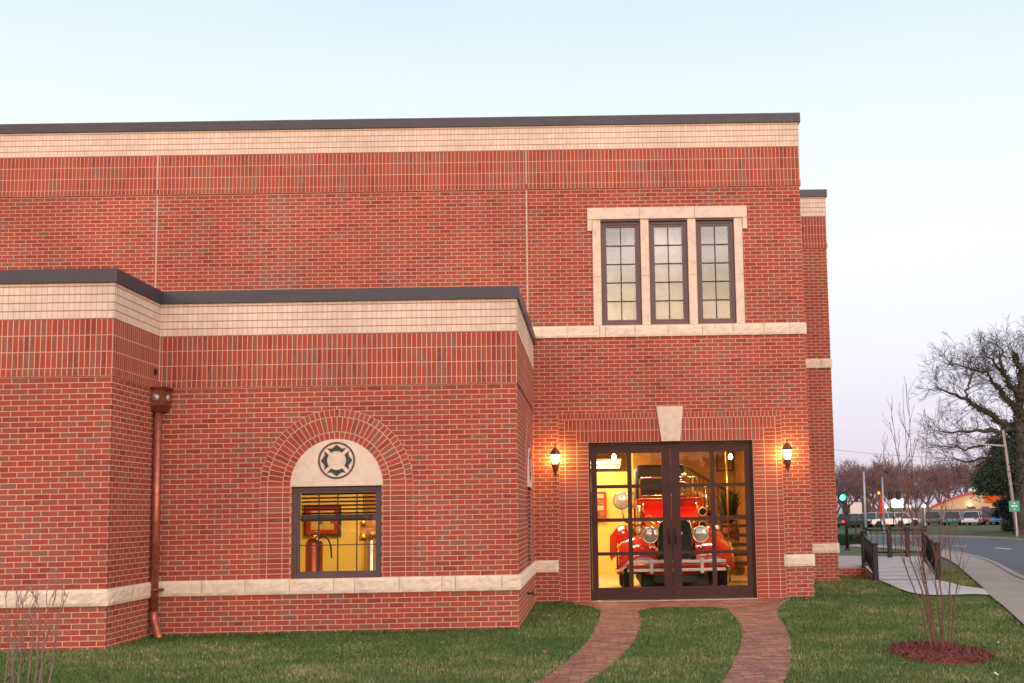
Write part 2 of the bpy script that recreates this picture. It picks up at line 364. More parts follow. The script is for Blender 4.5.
# -- left projection
mb = MB(); OL = Vector((0, YL, 0)); OLr = Vector((XLR, YL, 0))
panel(mb, OL, X_, nF, -17, XLR, -.3, W_LEDGE, (), 0, XLR, .721); cornice(mb, OL, X_, nF, -17, XLR, W_LEDGE, W_CRM, W_COP, 0, 1, XLR)
panel(mb, OLr, Y_, nR, 0, YW-YL, -.3, W_LEDGE, (), 0, 0, .721); cornice(mb, OLr, Y_, nR, 0, YW-YL, W_LEDGE, W_CRM, W_COP, 1, 0)
mb.build('wall', BR, bld, recalc=False)
# -- copings (folded metal caps with a drip edge)
def coping(poly, z0, z1, name='coping'):
    """poly: list of (x, y, convex) front-side outline; solid cap"""
    mb = MB(); n = len(poly)
    mb.prism([p[:2] for p in poly], lambda a, b, d: (a, b, d), z0+.012, z1, 0)
    # drip edge a little prouder
    c = Vector((sum(p[0] for p in poly)/n, sum(p[1] for p in poly)/n))
    mb.build(name, M_COPING, bld)
p_ = .05
coping([(-17, -p_), (p_, -p_), (p_, 17), (-17, 17)], Z_COP-.012, Z_TOP)
coping([(.052, Y2-p_), (XR2+p_, Y2-p_), (XR2+p_, 17), (.052, 17)], Z_COP-.014, Z_TOP-.004)
coping([(-17, YL-p_), (XLR+p_, YL-p_), (XLR+p_, YW-p_), (XWR+p_, YW-p_), (XWR+p_, -.003), (-17, -.003)], W_COP-.012, W_TOP)
# -- sealed movement joints
for x in (-11.374, -4.854):
    mb = MB(); mb.box(x-.012, -.003, 3.0, x+.012, .01, Z_LEDGE-.002)
    mb.box(x-.010, -.0115, Z_LEDGE+.102, x+.010, 0, Z_CRM); mb.build('joint_seal', M_SEAL, bld)
mb = MB(); mb.box(XLR, YW-.012, W_LEDGE, XLR+.022, YW-.002, W_CRM); mb.build('joint_seal', M_SEAL, bld)

# -- rock-faced stone belts
def belt(u0, u1, z0, z1, O, ud, n, segs, proud=.025, endL=False, endR=False, seed=1):
    rnd = random.Random(seed); mb = MB(); u = u0
    joints = [u0]+list(segs)+[u1]
    for a, b in zip(joints, joints[1:]):
        g = .003; a2, b2 = a+g, b-g; nu = max(4, int((b2-a2)/.05)); nz_ = 5
        grid = [[None]*(nz_+1) for _ in range(nu+1)]
        for i in range(nu+1):
            for k in range(nz_+1):
                uu = a2+(b2-a2)*i/nu; zz = z0+(z1-z0)*k/nz_
                edge = i in (0, nu) or k in (0, nz_)
                d = proud if edge else proud+.006+rnd.random()*.011
                if edge and endR and b == u1 and i == nu: d = proud*.35
                if edge and endL and a == u0 and i == 0: d = proud*.35
                P = O+ud*uu+n*d+Z_*zz; grid[i][k] = P
        for i in range(nu):
            for k in range(nz_):
                mb.face([grid[i][k], grid[i+1][k], grid[i+1][k+1], grid[i][k+1]])
        for k0 in (0, nz_):
            for i in range(nu):
                A, B = grid[i][k0], grid[i+1][k0]
                mb.face([A, B, B-n*(proud+.03), A-n*(proud+.03)])
        for i0 in (0, nu):
            for k in range(nz_):
                A, B = grid[i0][k], grid[i0][k+1]
                mb.face([A, B, B-n*(proud+.03), A-n*(proud+.03)])
    return mb.build('stone_belt', M_ROCK, bld, recalc=False)
belt(-4.85, .035, 4.574, 4.772, O0, X_, nF, [-4.17, -3.60, -3.50, -2.98, -2.40, -1.80, -1.26, -.72, -.26], .03, endR=True, seed=2)
belt(.04, XR2+.03, 4.574, 4.772, O2, X_, nF, [1.25], .03, endR=True, seed=3)
belt(-.50, .035, .545, .748, O0, X_, nF, [], .03, endL=True, endR=True, seed=4)
belt(.04, XR2+.03, .565, .77, O2, X_, nF, [], .03, endR=True, seed=5)
belt(-4.776, -4.37, .523, .725, O0, X_, nF, [], .025, seed=6)
belt(XLR, XWR+.028, .523, .720, OW, X_, nF, [-9.0, -8.42, -7.83, -7.24, -6.96, -6.37, -5.80, -5.62, -5.0], .028, seed=7)
belt(-.028, -YW, .523, .7205, OR, Y_, nR, [.6, 1.2, 1.8, 2.4, 3.0, 3.7], .028, seed=8)
belt(-17, XLR+.028, .523, .720, OL, X_, nF, [-16.2, -15, -14.4, -13.8, -13.2, -12.6, -12, -11.4, -10.7], .028, seed=9)
belt(-.028, YW-YL, .523, .7205, OLr, Y_, nR, [.05, .8], .028, seed=10)

# -- stacked-bond brick surround of the entrance
mb = MB()
def prd(a, b, c, d, mi, uo, vo, pr=.004, O=O0, ud=X_, n=nF): slabface(mb, O, ud, n, a, b, c, d, pr, 0, 0, mi, uo, vo)
xl, xr, zt = HD[0], HD[1], HD[3]
prd(xl-.2032, xl, -.05, zt, 3, xl-.2032, zt); prd(xr, xr+.2032, -.05, zt, 3, xr, zt)
prd(xl-.2032, xr+.2032, zt, zt+.2032, 1, xl-.2032, zt)
prd(xl-.4064, xl-.2032, -.05, zt+.2032, 3, xl-.4064, zt); prd(xr+.2032, xr+.4064, -.05, zt+.2032, 3, xr+.2032, zt)
prd(xl-.4064, xr+.4064, zt+.2032, zt+.4064, 1, xl-.4064, zt+.2032)
prd(xl-.508, xl-.4064, -.05, zt+.4064, 4, xl-.508, zt); prd(xr+.4064, xr+.508, -.05, zt+.4064, 4, xr+.4064, zt)
prd(xl-.508, xr+.508, zt+.4064, zt+.508, 2, xl-.508, zt+.4064)
mb.build('brick_surround', BR, bld, recalc=False)
mb = MB(); kz0, kz1 = zt+.002, 3.338
mb.prism([(-2.559, kz0), (-2.238, kz0), (-2.176, kz1), (-2.636, kz1)], lambda a, b, d: (a, d, b), -.045, .02)
mb.build('keystone', M_STONE, bld)

# -- round-arched windows of the wing
def arch_window(O, ud, n, h, first):
    u0, u1, z0, z1 = h; uc = (u0+u1)/2; r0 = (u1-u0)/2+.02; zs = z1+.01
    mb = MB()
    def ring(ra, rb, mi, rows):
        K = 48; rm = (ra+rb)/2; ln = math.pi*rm; cnt = round(ln/.0677)
        pts = lambda r, t, d: O+ud*(uc-math.cos(t)*r)+Z_*(zs+math.sin(t)*r)+n*d
        for k in range(K):
            t0, t1 = math.pi*k/K, math.pi*(k+1)/K
            s0, s1 = cnt*.0677*k/K, cnt*.0677*(k+1)/K
            mb.face([pts(ra, t0, .005), pts(ra, t1, .005), pts(rb, t1, .005), pts(rb, t0, .005)], [(s0, 0), (s1, 0), (s1, rb-ra), (s0, rb-ra)], mi)
            for r in (ra, rb):
                mb.face([pts(r, t0, .005), pts(r, t1, .005), pts(r, t1, -.01), pts(r, t0, -.01)], None, mi)
    ring(r0, r0+.1016, 2, 1); ring(r0+.1016, r0+.3048, 1, 1); ring(r0+.3048, r0+.4064, 2, 1)
    for sgn in (-1, 1):
        a = uc+sgn*r0
        for w0, w1, mi in ((0, .1016, 4), (.1016, .3048, 3), (.3048, .4064, 4)):
            lo, hi = sorted((a+sgn*w0, a+sgn*w1)); slabface(mb, O, ud, n, lo, hi, .724, zs, .005, 0, 0, mi, lo, .724)
    mb.build('brick_arch', BR, bld, recalc=False)
    # cast-stone lunette with its carved emblem
    mb = MB(); rr = r0-.002; P = [(-rr, 0), (rr, 0)]+[(rr*math.cos(t), rr*math.sin(t)*1.02) for t in [math.pi*k/40 for k in range(1, 40)]]
    mb.prism(P, lambda a, b, d: O+ud*(uc+a)+Z_*(zs-.008+b)+n*d, -.05, .018)
    lun = mb.build('stone_lunette', M_STONE, bld)
    ez = zs+.335; mb = MB(); K = 48; ro, ri = .250, .224
    for k in range(K):
        t0, t1 = 2*math.pi*k/K, 2*math.pi*(k+1)/K
        q = lambda r, t, d: O+ud*(uc+math.cos(t)*r)+Z_*(ez+math.sin(t)*r)+n*d
        mb.face([q(ri, t0, .022), q(ri, t1, .022), q(ro, t1, .022), q(ro, t0, .022)])
        mb.face([q(ro, t0, .022), q(ro, t1, .022), q(ro, t1, .015), q(ro, t0, .015)]); mb.face([q(ri, t0, .022), q(ri, t1, .022), q(ri, t1, .015), q(ri, t0, .015)])
    mb.build('emblem_ring', M_EMBRING, lun, recalc=False)
    # four scalloped arms round a plain disc
    arm = []
    inn = [(.118*math.sin(t), .118*math.cos(t)) for t in [R(a) for a in (36, 24, 12, 0, -12, -24, -36)]]
    out_ = [(-.125, .163), (-.095, .150), (-.062, .150), (-.036, .168), (-.012, .190), (0, .195), (.012, .190), (.036, .168), (.062, .150), (.095, .150), (.125, .163)]
    arm = inn+out_
    mb = MB()
    for q in range(4):
        c, s = math.cos(q*math.pi/2), math.sin(q*math.pi/2)
        mb.prism([((a*c-b*s)*1.08, (a*s+b*c)*1.08) for a, b in arm], lambda a, b, d: O+ud*(uc+a)+Z_*(ez+b)+n*d, .015, .022)
    mb.build('emblem_cross', M_EMBLEM, lun, recalc=True)
    # window
    return window(O, ud, n, (u0, u1, z0, z1), 4, 3, plain('plum_frame', (.085, .050, .052), .5), .055, .035, .07, True, M_WGLASS)
def window(O, ud, n, h, cols, rows, mat, fw, sw, depth, blind=False, gmat=None, mw=.013):
    u0, u1, z0, z1 = h
    def bx(mb, a, b, c, d, d0, d1):
        mb.prism([(a, c), (b, c), (b, d), (a, d)], lambda p, q, e: O+ud*p+Z_*q-n*e, d0, d1)
    fr = MB()
    def frame(mb, a, b, c, d, w_, d0, d1):
        bx(mb, a, a+w_, c, d, d0, d1); bx(mb, b-w_, b, c, d, d0, d1); bx(mb, a+w_, b-w_, c, c+w_, d0, d1); bx(mb, a+w_, b-w_, d-w_, d, d0, d1)
    frame(fr, u0, u1, z0, z1, fw, depth-.02, depth+.08)
    wo = fr.build('window', mat, bld)
    sa = MB(); i = fw; frame(sa, u0+i, u1-i, z0+i, z1-i, sw, depth-.002, depth+.05)
    a, b, c, d = u0+i+sw, u1-i-sw, z0+i+sw, z1-i-sw
    sa.build('sash', mat, wo)
    mu = MB()
    for k in range(1, cols): x = a+(b-a)*k/cols; bx(mu, x-mw/2, x+mw/2, c, d, depth+.004, depth+.03)
    for k in range(1, rows): z = c+(d-c)*k/rows; bx(mu, a, b, z-mw/2, z+mw/2, depth+.0055, depth+.0285)
    mu.build('muntins', M_MUNTIN, wo)
    g = MB(); g.face([O+ud*p+Z_*q-n*(depth+.018) for p, q in ((a, c), (b, c), (b, d), (a, d))]); g.build('pane', gmat or M_GLASS, wo)
    return wo, (a, b, c, d)
WIN, rect = arch_window(OW, X_, nF, HWW, True)
WIN2, rect2 = arch_window(OR, Y_, nR, SW, False)
M_SLAT = plain('blind_slat', (.34, .29, .26), .6); M_SLATD = plain('dark_slat', (.10, .05, .05), .5)
def blind(parent, O, ud, n, r, zlo, off, pitch, mat, tilt=.6, sw=.022, rail=.0):
    a, b, c, d = r; mb = MB(); z = d-.01
    while z > zlo:
        dz, dd = math.sin(tilt)*sw/2, math.cos(tilt)*sw/2
        P = [O+ud*u-n*(off+s*dd)+Z_*(z-s*dz) for u, s in ((a, -1), (b, -1), (b, 1), (a, 1))]
        mb.face(P); z -= pitch
    mb.build('blind', mat, parent, recalc=False)
    if rail:
        mb = MB(); mb.prism([(a, zlo-rail), (b, zlo-rail), (b, zlo), (a, zlo)], lambda p, q, e: O+ud*p+Z_*q-n*e, off-.02, off+.02)
        mb.build('blind_rail', M_SLATD, parent)
blind(WIN, OW, X_, nF, rect, 1.565, .17, .052, M_SLATD, .55, .045, .085)
blind(WIN2, OR, Y_, nR, rect2, 1.565, .17, .037, M_SLATD, .25, .03, .085)

# -- upper triple window with its cast-stone frame
mb = MB()
def sb(a, b, c, d, pr): mb.bev(a+.002, -pr, c+.0015, b-.002, .10, d-.0015, .004, 1)
for a, b in ((-3.786, -2.86), (-2.86, -1.885), (-1.885, -.955)): sb(a, b, 6.672, 6.885, .045)
sb(-3.786, -3.702, 6.468, 6.670, .040); sb(-1.040, -.955, 6.468, 6.670, .040)
for a, b in ((-3.70, -3.552), (-2.85, -2.70), (-2.017, -1.867), (-1.193, -1.042)):
    sb(a, b, 4.774, 5.655, .022); sb(a, b, 5.655, 6.670, .022)
mb.build('stone_window_surround', M_STONE, bld)
mb = MB(); 
for h in HW: mb.box(h[0]+.002, -.015, 6.640, h[1]-.002, .10, 6.668)
mb.build('soffit_trim', M_FRAMEW, bld)
for k, h in enumerate(HW):
    wo, r = window(O0, X_, nF, (h[0]+.004, h[1]-.004, 4.79, 6.64), 2, 5, M_FRAMEW, .05, .045, .06, mw=.019)
    blind(wo, O0, X_, nF, r, r[2]+.01 if k == 1 else r[2]+.25, .14, .05, M_SLAT, 1.0 if k == 1 else .5, .048)
# rooms behind: shells seen through the glass
def room(x0, y0, z0, x1, y1, z1, mwall, mfloor, mceil, open_front=True):
    mb = MB(); q = mb.face
    q([(x0, y1, z0), (x1, y1, z0), (x1, y1, z1), (x0, y1, z1)]); q([(x0, y0, z0), (x0, y1, z0), (x0, y1, z1), (x0, y0, z1)]); q([(x1, y0, z0), (x1, y1, z0), (x1, y1, z1), (x1, y0, z1)])
    mb.build('interior_wall', mwall, bld, recalc=False)
    mb = MB(); mb.face([(x0, y0, z0), (x1, y0, z0), (x1, y1, z0), (x0, y1, z0)]); mb.build('interior_floor', mfloor, bld, recalc=False)
    mb = MB(); mb.face([(x0, y0, z1), (x1, y0, z1), (x1, y1, z1), (x0, y1, z1)]); mb.build('interior_ceiling', mceil, bld, recalc=False)
M_YEL = plain('yellow_plaster', (.84, .64, .18), .8, 0, .05, 2)
M_OCH = plain('ochre_wood_panelling', (.42, .19, .045), .6, 0, .25, 3)
M_WFLOOR = plain('pale_tile_floor', (.52, .38, .18), .35, 0, .12, 3)
M_CEIL = plain('tan_ceiling', (.40, .25, .11), .9, 0, .1, 3)
M_GREYW = plain('grey_plaster', (.35, .32, .32), .9)
room(-4.75, .25, 4.2, -.2, 5, 7.1, M_GREYW, M_GREYW, M_GREYW)
# front inner skins keep daylight out round the openings
def skin(O, ud, n, u0, u1, z0, z1, holes, mat):
    mb = MB(); panel(mb, O, ud, n, u0, u1, z0, z1, holes, 0, proud=-.17); mb.build('interior_wall', mat, bld, recalc=False)
skin(O0, X_, nF, -5.2, -.2, .0, 4.15, [HD], M_YEL); skin(O0, X_, nF, -4.75, -.2, 4.2, 7.1, HW, M_GREYW)
skin(OW, X_, nF, -9.45, -4.95, 0, 2.9, [HWW], M_YEL); skin(OR, Y_, nR, .17, 4.45, 0, 2.9, [SW], M_YEL)

# -- glass double doors
def door_box(mb, a, b, c, d, y0, y1): mb.box(a, y0, c, b, y1, d)
D = 0.07
mb = MB(); door_box(mb, xl, xl+.035, 0, zt, D-.03, D+.10); door_box(mb, xr-.035, xr, 0, zt, D-.03, D+.10); door_box(mb, xl+.035, xr-.035, zt-.04, zt, D-.03, D+.10)
mb.build('door_frame', M_FRAME, bld)
mb = MB(); mb.box(xl+.002, -.10, .004, xr-.002, .12, .022); mb.build('threshold', plain('aluminium', (.62, .58, .58), .35, .8), bld)
xm = (xl+xr)/2
for side in (0, 1):
    a, b = (xl+.037, xm-.004) if side == 0 else (xm+.004, xr-.037)
    mb = MB(); so, si, bt, tp = .105, .15, .235, .145
    sl, sr = (so, si) if side == 0 else (si, so)
    z0d, z1d = .03, zt-.043
    door_box(mb, a, a+sl, z0d, z1d, D, D+.05); door_box(mb, b-sr, b, z0d, z1d, D, D+.05)
    door_box(mb, a+sl, b-sr, z0d, z0d+bt-.03, D, D+.05); door_box(mb, a+sl, b-sr, z1d-tp, z1d, D, D+.05)
    ga, gb, gc, gd = a+sl, b-sr, z0d+bt-.03, z1d-tp
    d_ = mb.build('door', M_FRAME, bld)
    mb = MB(); mwd = .038
    x = (ga+gb)/2; door_box(mb, x-mwd, x+mwd, gc, gd, D+.006, D+.044)
    for k in (1, 2, 3):
        z = gc+(gd-gc)*k/4; door_box(mb, ga, gb, z-.03, z+.03, D+.008, D+.042)
    mb.build('muntins', M_FRAME, d_)
    mb = MB(); mb.face([(ga, D+.025, gc), (gb, D+.025, gc), (gb, D+.025, gd), (ga, D+.025, gd)]); mb.build('pane', M_DGLASS, d_, recalc=False)
    mb = MB(); hx = b-.05 if side == 0 else a+.05
    mb.tube([(hx, D, .98), (hx, D-.05, .98), (hx, D-.05, 1.22), (hx, D, 1.22)], .011, 8); mb.build('handle', M_DARK, d_)

# -- downspout in the inner corner of the wing
ds = thing('downspout', 'copper downspout with square rosette box in the inner corner of the wing', 'downspout', (XLR+.10, YW-.10, 0))
px_, py_ = XLR+.062, YW-.16
mb = MB()
tp = [(px_, py_, 3.0), (px_, py_, .26), (px_+.03, py_-.02, .18), (px_+.12, py_-.12, .02), (px_+.14, py_-.14, -.02)]
mb.tube([(px_, py_, 3.05), (px_, py_, .30)], .052, 14)
mb.build('pipe', M_COPPER, ds)
mb = MB(); mb.tube([(px_, py_, .34), (px_, py_, .26), (px_+.02, py_-.02, .2), (px_+.10, py_-.09, .03), (px_+.12, py_-.11, -.03)], .055, 14); mb.build('elbow', M_COPPER, ds)
for z in (.62,):
    mb = MB(); mb.tube([(px_, py_, z-.02), (px_, py_, z+.02)], .058, 14); mb.box(px_-.09, py_+.03, z-.015, px_+.09, YW-.001, z+.015); mb.build('bracket', M_COPDK, ds)
mb = MB()
def frus(mb, x0, x1, y0, y1, z0, z1, t0, t1):
    A = [(x0-t0, y0-t0, z0), (x1+t0, y0-t0, z0), (x1+t0, y1, z0), (x0-t0, y1, z0)]; B = [(x0-t1, y0-t1, z1), (x1+t1, y0-t1, z1), (x1+t1, y1, z1), (x0-t1, y1, z1)]
    mb.mesh(A+B, [(3, 2, 1, 0), (4, 5, 6, 7), (0, 1, 5, 4), (1, 2, 6, 5), (2, 3, 7, 6), (3, 0, 4, 7)])
hx0, hx1, hy0, hy1 = px_-.095, px_+.125, py_-.12, YW-.002
frus(mb, hx0, hx1, hy0, hy1, 3.055, 3.265, .0, .0); frus(mb, hx0, hx1, hy0, hy1, 2.975, 3.053, -.055, .0)
frus(mb, hx0, hx1, hy0, hy1, 3.267, 3.30, .012, .03)
hd = mb.build('conductor_head', M_COPDK, ds)
M_ROS = plain('pewter', (.42, .36, .36), .5, .5)
mb = MB(); mb.lathe([(.0, .03), (.018, .028), (.02, .018), (.04, .024), (.048, .01), (.05, 0)], ((hx0+hx1)/2-.01, hy0, 3.16), 'Y', 16)
mb.build('rosette', M_ROS, hd)
mb = MB(); mb.lathe([(.05, 0), (.048, .01), (.04, .024), (.02, .018), (.018, .028), (.0, .03)], (hx1, (hy0+hy1)/2-.02, 3.16), 'X', 16); mb.build('rosette', M_ROS, hd)
# scupper hole above the box
mb = MB(); mb.lathe([(.0, .003), (.035, .004), (.045, 0)], (XLR+.012, YW-.16, 3.52), 'X', 14)
mb.tube([(XLR, YW-.16, 3.52), (XLR+.03, YW-.16, 3.515)], .03, 8); mb.build('scupper_spout', M_DARK, bld)
# hose bib on the return wall
mb = MB(); hp = at(527.4, 593.5, 0, XWR)
mb.tube([(XWR, hp.y, hp.z), (XWR+.07, hp.y, hp.z), (XWR+.10, hp.y, hp.z-.03)], .014, 8); mb.lathe([(0, .08), (.03, .08), (.03, .09), (0, .09)], (XWR, hp.y, hp.z+.03), 'X', 10)
hb = tag(mb.build('hose_bib', M_DARK), 'small metal tap on the side wall of the low wing', 'tap')

# ------------------------------------------------------------------ wall lanterns
M_LANT = emit('lantern_glow', (1, .66, .28), 26)
def lantern_pane():
    if 'lantern_pane' in MATS: return MATS['lantern_pane']
    m = bpy.data.materials.new('lantern_pane'); m.use_nodes = True; n = m.node_tree.nodes; l = m.node_tree.links; n.clear()
    o = n.new('ShaderNodeOutputMaterial'); x = n.new('ShaderNodeMixShader'); x.inputs[0].default_value = .45
    a = n.new('ShaderNodeBsdfTransparent'); e = n.new('ShaderNodeEmission'); e.inputs[0].default_value = (1, .60, .22, 1); e.inputs[1].default_value = 16
    l.new(a.outputs[0], x.inputs[1]); l.new(e.outputs[0], x.inputs[2]); l.new(x.outputs[0], o.inputs[0]); MATS['lantern_pane'] = m; return m
M_BRZ = plain('bronze_housing', (.15, .062, .028), .45, .4, .3, 20)
def lantern():
    M_DARK = M_BRZ
    t = thing('wall_lantern', 'x', 'lantern', (0, 0, 0), 'lit lanterns beside the entrance')
    y = -.20
    mb = MB(); mb.bev(-.045, -.022, -.09, .045, 0, .10, .008, 2); mb.build('back_plate', M_DARK, t)
    mb = MB(); mb.tube([(0, -.01, -.05), (0, -.09, -.12), (0, -.17, -.13), (0, y, -.09)], .011, 8); mb.tube([(0, -.01, .04), (0, -.07, .0), (0, -.11, -.06)], .007, 6); mb.build('arm', M_DARK, t)
    mb = MB(); mb.lathe([(0, -.235), (.012, -.23), (.018, -.20), (.028, -.17), (.050, -.12), (.052, -.085), (.058, -.075), (.058, -.062), (0, -.062)], (0, y, 0), n=8, smooth=False); mb.build('base', M_DARK, t)
    mb = MB(); mb.lathe([(.042, -.055), (.072, .085)], (0, y, 0), n=8, smooth=False); mb.build('lamp_glass', lantern_pane(), t)
    mb = MB()
    for k in range(8):
        a = 2*math.pi*k/8; c, s = math.cos(a), math.sin(a); mb.tube([(c*.056, y+s*.056, -.065), (c*.078, y+s*.078, .088)], .0045, 5)
    mb.build('cage', M_DARK, t)
    mb = MB(); mb.lathe([(.082, .082), (.086, .09), (.076, .10), (.056, .145), (.030, .17), (.026, .185), (.012, .19), (.009, .215), (.015, .225), (.0, .25)], (0, y, 0), n=8, smooth=False); mb.lathe([(0, .088), (.082, .082)], (0, y, 0), n=8); mb.build('cap', M_DARK, t)
    mb = MB(); mb.lathe([(0, -.03), (.03, -.015), (.042, .015), (.038, .045), (.018, .072), (0, .078)], (0, y, 0), n=12); mb.build('bulb', M_LANT, t)
    return t
ln = lantern()
ln.scale = (1.2, 1.15, 1.15); ln.location = (-4.40, 0, 2.43); ln['label'] = 'lit iron wall lantern between the low wing and the glass doors'
ln2 = copy_tree(ln); ln2.location = (-.415, 0, 2.44); ln2['label'] = 'lit iron wall lantern on the brick wall right of the glass doors'
for x, z in ((-4.40, 2.43), (-.415, 2.45)):
    ld = bpy.data.lights.new('lantern_light', 'POINT'); ld.energy = 20; ld.color = (1, .54, .13); ld.shadow_soft_size = .05
    lo = bpy.data.objects.new('lantern_light', ld); lo.location = (x, -.135, z+.03); ld.shadow_soft_size = .03; COL.objects.link(lo)

# ------------------------------------------------------------------ interiors
room(-5.2, .17, -.002, -.22, 9.2, 3.35, M_YEL, M_WFLOOR, M_CEIL)
mb = MB(); mb.box(-.24, .3, 0, -.23, 9.19, 3.34); mb.build('wood_panelling', M_OCH, bld)
mb = MB(); mb.box(-2.75, 9.12, 0, -.25, 9.16, 3.34); mb.build('wood_panelling', M_OCH, bld)
mb = MB(); mb.box(-5.19, 6.8, 2.45, -2.9, 7.1, 3.34); mb.build('bulkhead', plain('brown_bulkhead', (.22, .12, .05), .8), bld)
area('wall_fill', (-4.0, 8.3, 3.28), 1.6, .3, 75, (1, .74, .36)) if False else None
def area(name, loc, sx, sy, e, col, rot=(0, 0, 0)):
    l = bpy.data.lights.new(name, 'AREA'); l.shape = 'RECTANGLE'; l.size = sx; l.size_y = sy; l.energy = e; l.color = col
    o = bpy.data.objects.new(name, l); o.location = loc; o.rotation_euler = rot; COL.objects.link(o)
M_TUBE = emit('fluorescent', (1, .80, .45), 9)
flu = []
_p, _q = at(604, 462, 1, 5.0), at(604, 466.4, 1, 5.5)
for k, (x, y, z, s_) in enumerate(((_p.x, 5.0, _p.z, .34), (_q.x, 5.5, _q.z, .34), (-1.6, 5.3, 3.28, .5), (-1.6, 1.6, 3.28, .5), (-3.5, 1.6, 3.28, .5))):
    mb = MB(); mb.box(x-s_-.03, y-.1, z+.01, x+s_+.03, y+.1, z+.06); f_ = mb.build('ceiling_light', plain('white_enamel', (.8, .78, .7), .4))
    tag(f_, ['upper warm strip light hanging before the brown bulkhead', 'lower warm strip light hanging before the yellow wall', 'warm strip light on the ceiling above the stairs', 'warm strip light on the ceiling inside the right door', 'warm strip light on the ceiling inside the left door'][k], 'ceiling light', 'strip lights in the truck room')
    mb = MB(); mb.tube([(x-s_, y, z-.01), (x+s_, y, z-.01)], .03, 8); mb.build('tube_lamp', M_TUBE, f_)
    area('strip_light', (x, y, z-.06), 2*s_, .2, 60, (1, .70, .34))
area('wall_fill', (-4.0, 8.3, 3.28), 1.6, .3, 130, (1, .74, .36))  # added fill without a fixture, brightens the yellow wall behind the bulkhead
# bulbs that flare through the top panes
for p, nm in ((at(614, 457, 1, 4.0), 'left'), (at(730.5, 457, 1, 4.0), 'right')):
    mb = MB(); mb.lathe([(0, -.05), (.035, -.035), (.045, 0), (.03, .035), (.02, .06)], p, n=14); b_ = mb.build('pendant_bulb', emit('bulb', (1, .78, .42), 45))
    mb2 = MB(); mb2.tube([(p.x, p.y, p.z+.06), (p.x, p.y, 3.34)], .008, 6); mb2.build('cord', M_DARK, b_)
    tag(b_, 'bright bare bulb hanging behind the %s door' % nm, 'light bulb', 'bare bulbs in the truck room')
    ld = bpy.data.lights.new('bulb_light', 'POINT'); ld.energy = 30; ld.color = (1, .68, .34); ld.shadow_soft_size = .06
    lo = bpy.data.objects.new('bulb_light', ld); lo.location = p+Vector((0, 0, -.12)); COL.objects.link(lo)
# brass pole
pp = at(728, 520, 1, 4.6); mb = MB(); mb.tube([(pp.x, 4.6, 0), (pp.x, 4.6, 3.33)], .022, 12); mb.lathe([(.10, 0), (.10, .015), (.04, .03)], (pp.x, 4.6, 0), n=14)
tag(mb.build('sliding_pole', plain('brass', (.72, .40, .10), .3, .9)), 'tall brass sliding pole behind the right glass door', 'pole')
# staircase with banister
st = thing('staircase', 'dark wooden staircase with slim banister along the panelled wall', 'staircase', (-1.2, 6.5, 0))
M_WOOD = plain('dark_wood', (.075, .028, .016), .45, 0, .2, 6)
mb = MB()
for k in range(11):
    x0 = -.25-.24*k; mb.box(x0-.24, 7.6, .17*(10-k)+.02 if False else .18*k+.14, x0, 8.9, .18*k+.18)
mb.build('treads', M_WOOD, st)
ra = at(683, 466, 1, 7.5); rb = at(738, 497, 1, 7.5)
mb = MB(); mb.tube([ra, rb], .03, 8)
for k in range(12):
    q = ra.lerp(rb, (k+.5)/12); mb.tube([q, (q.x, q.y, q.z-.72)], .012, 5)
mb.build('banister', M_WOOD, st)
mb = MB(); q0, q1 = ra-Vector((0, 0, .75)), rb-Vector((0, 0, .75)); mb.prism([(q0.x, q0.z), (q1.x, q1.z), (q1.x, q1.z-.3), (q0.x, q0.z-.3)], lambda a, b, d: (a, d, b), 7.48, 7.54); mb.build('stringer', M_WOOD, st)
# dark shelves at lower right
sh = thing('shelf_rack', 'low dark slatted rack beside the right wall behind the truck', 'rack', (-.7, 5.2, 0))
for z in (.35, .55, .75, .95, 1.15, 1.35):
    mb = MB(); mb.box(-1.05, 4.9, z, -.3, 5.5, z+.06); mb.build('shelf', M_WOOD, sh)
for x in (-1.05, -.33):
    mb = MB(); mb.box(x-.02, 4.88, 0, x+.03, 5.52, 1.45); mb.build('side_panel', M_WOOD, sh)
# pictures
def picture(name, x0, x1, z0, z1, y, fr, inner, cols, rows, label, wd=.03):
    t = thing(name, label, 'picture', ((x0+x1)/2, y, (z0+z1)/2))
    mb = MB()
    for b_ in ((x0, x0+wd, z0, z1), (x1-wd, x1, z0, z1), (x0+wd, x1-wd, z0, z0+wd), (x0+wd, x1-wd, z1-wd, z1)): mb.box(b_[0], y-.03, b_[2], b_[1], y, b_[3])
    mb.build('picture_frame', fr, t)
    mb = MB(); mb.box(x0+wd, y-.012, z0+wd, x1-wd, y-.006, z1-wd); mb.build('mount', inner[0], t)
    mb = MB(); W = (x1-x0-2*wd); H = (z1-z0-2*wd)
    for i in range(cols):
        for k in range(rows):
            a = x0+wd+W*(i+.15)/cols; c = z0+wd+H*(k+.15)/rows; mb.box(a, y-.016, c, a+W*.7/cols, y-.0125, c+H*.7/rows, (i+k) % (len(inner)-1))
    mb.build('photographs', list(inner[1:]), t); return t
M_RFR = plain('red_lacquer', (.42, .03, .015), .4); M_GFR = plain('gilt', (.5, .28, .08), .4, .5); M_PAP = plain('aged_paper', (.6, .45, .22), .7); M_PIC = plain('sepia_print', (.28, .13, .06), .6, 0, .6, 9)
a_, b_ = at(585, 492, 1, 9.15), at(606.5, 518, 1, 9.15)
picture('framed_picture', a_.x, b_.x, b_.z, a_.z, 9.15, M_RFR, (M_RFR, M_PAP, M_PIC), 2, 4, 'red framed display of small photographs on the yellow wall')
a_, b_ = at(716, 452, 1, 9.08), at(733, 471, 1, 9.08)
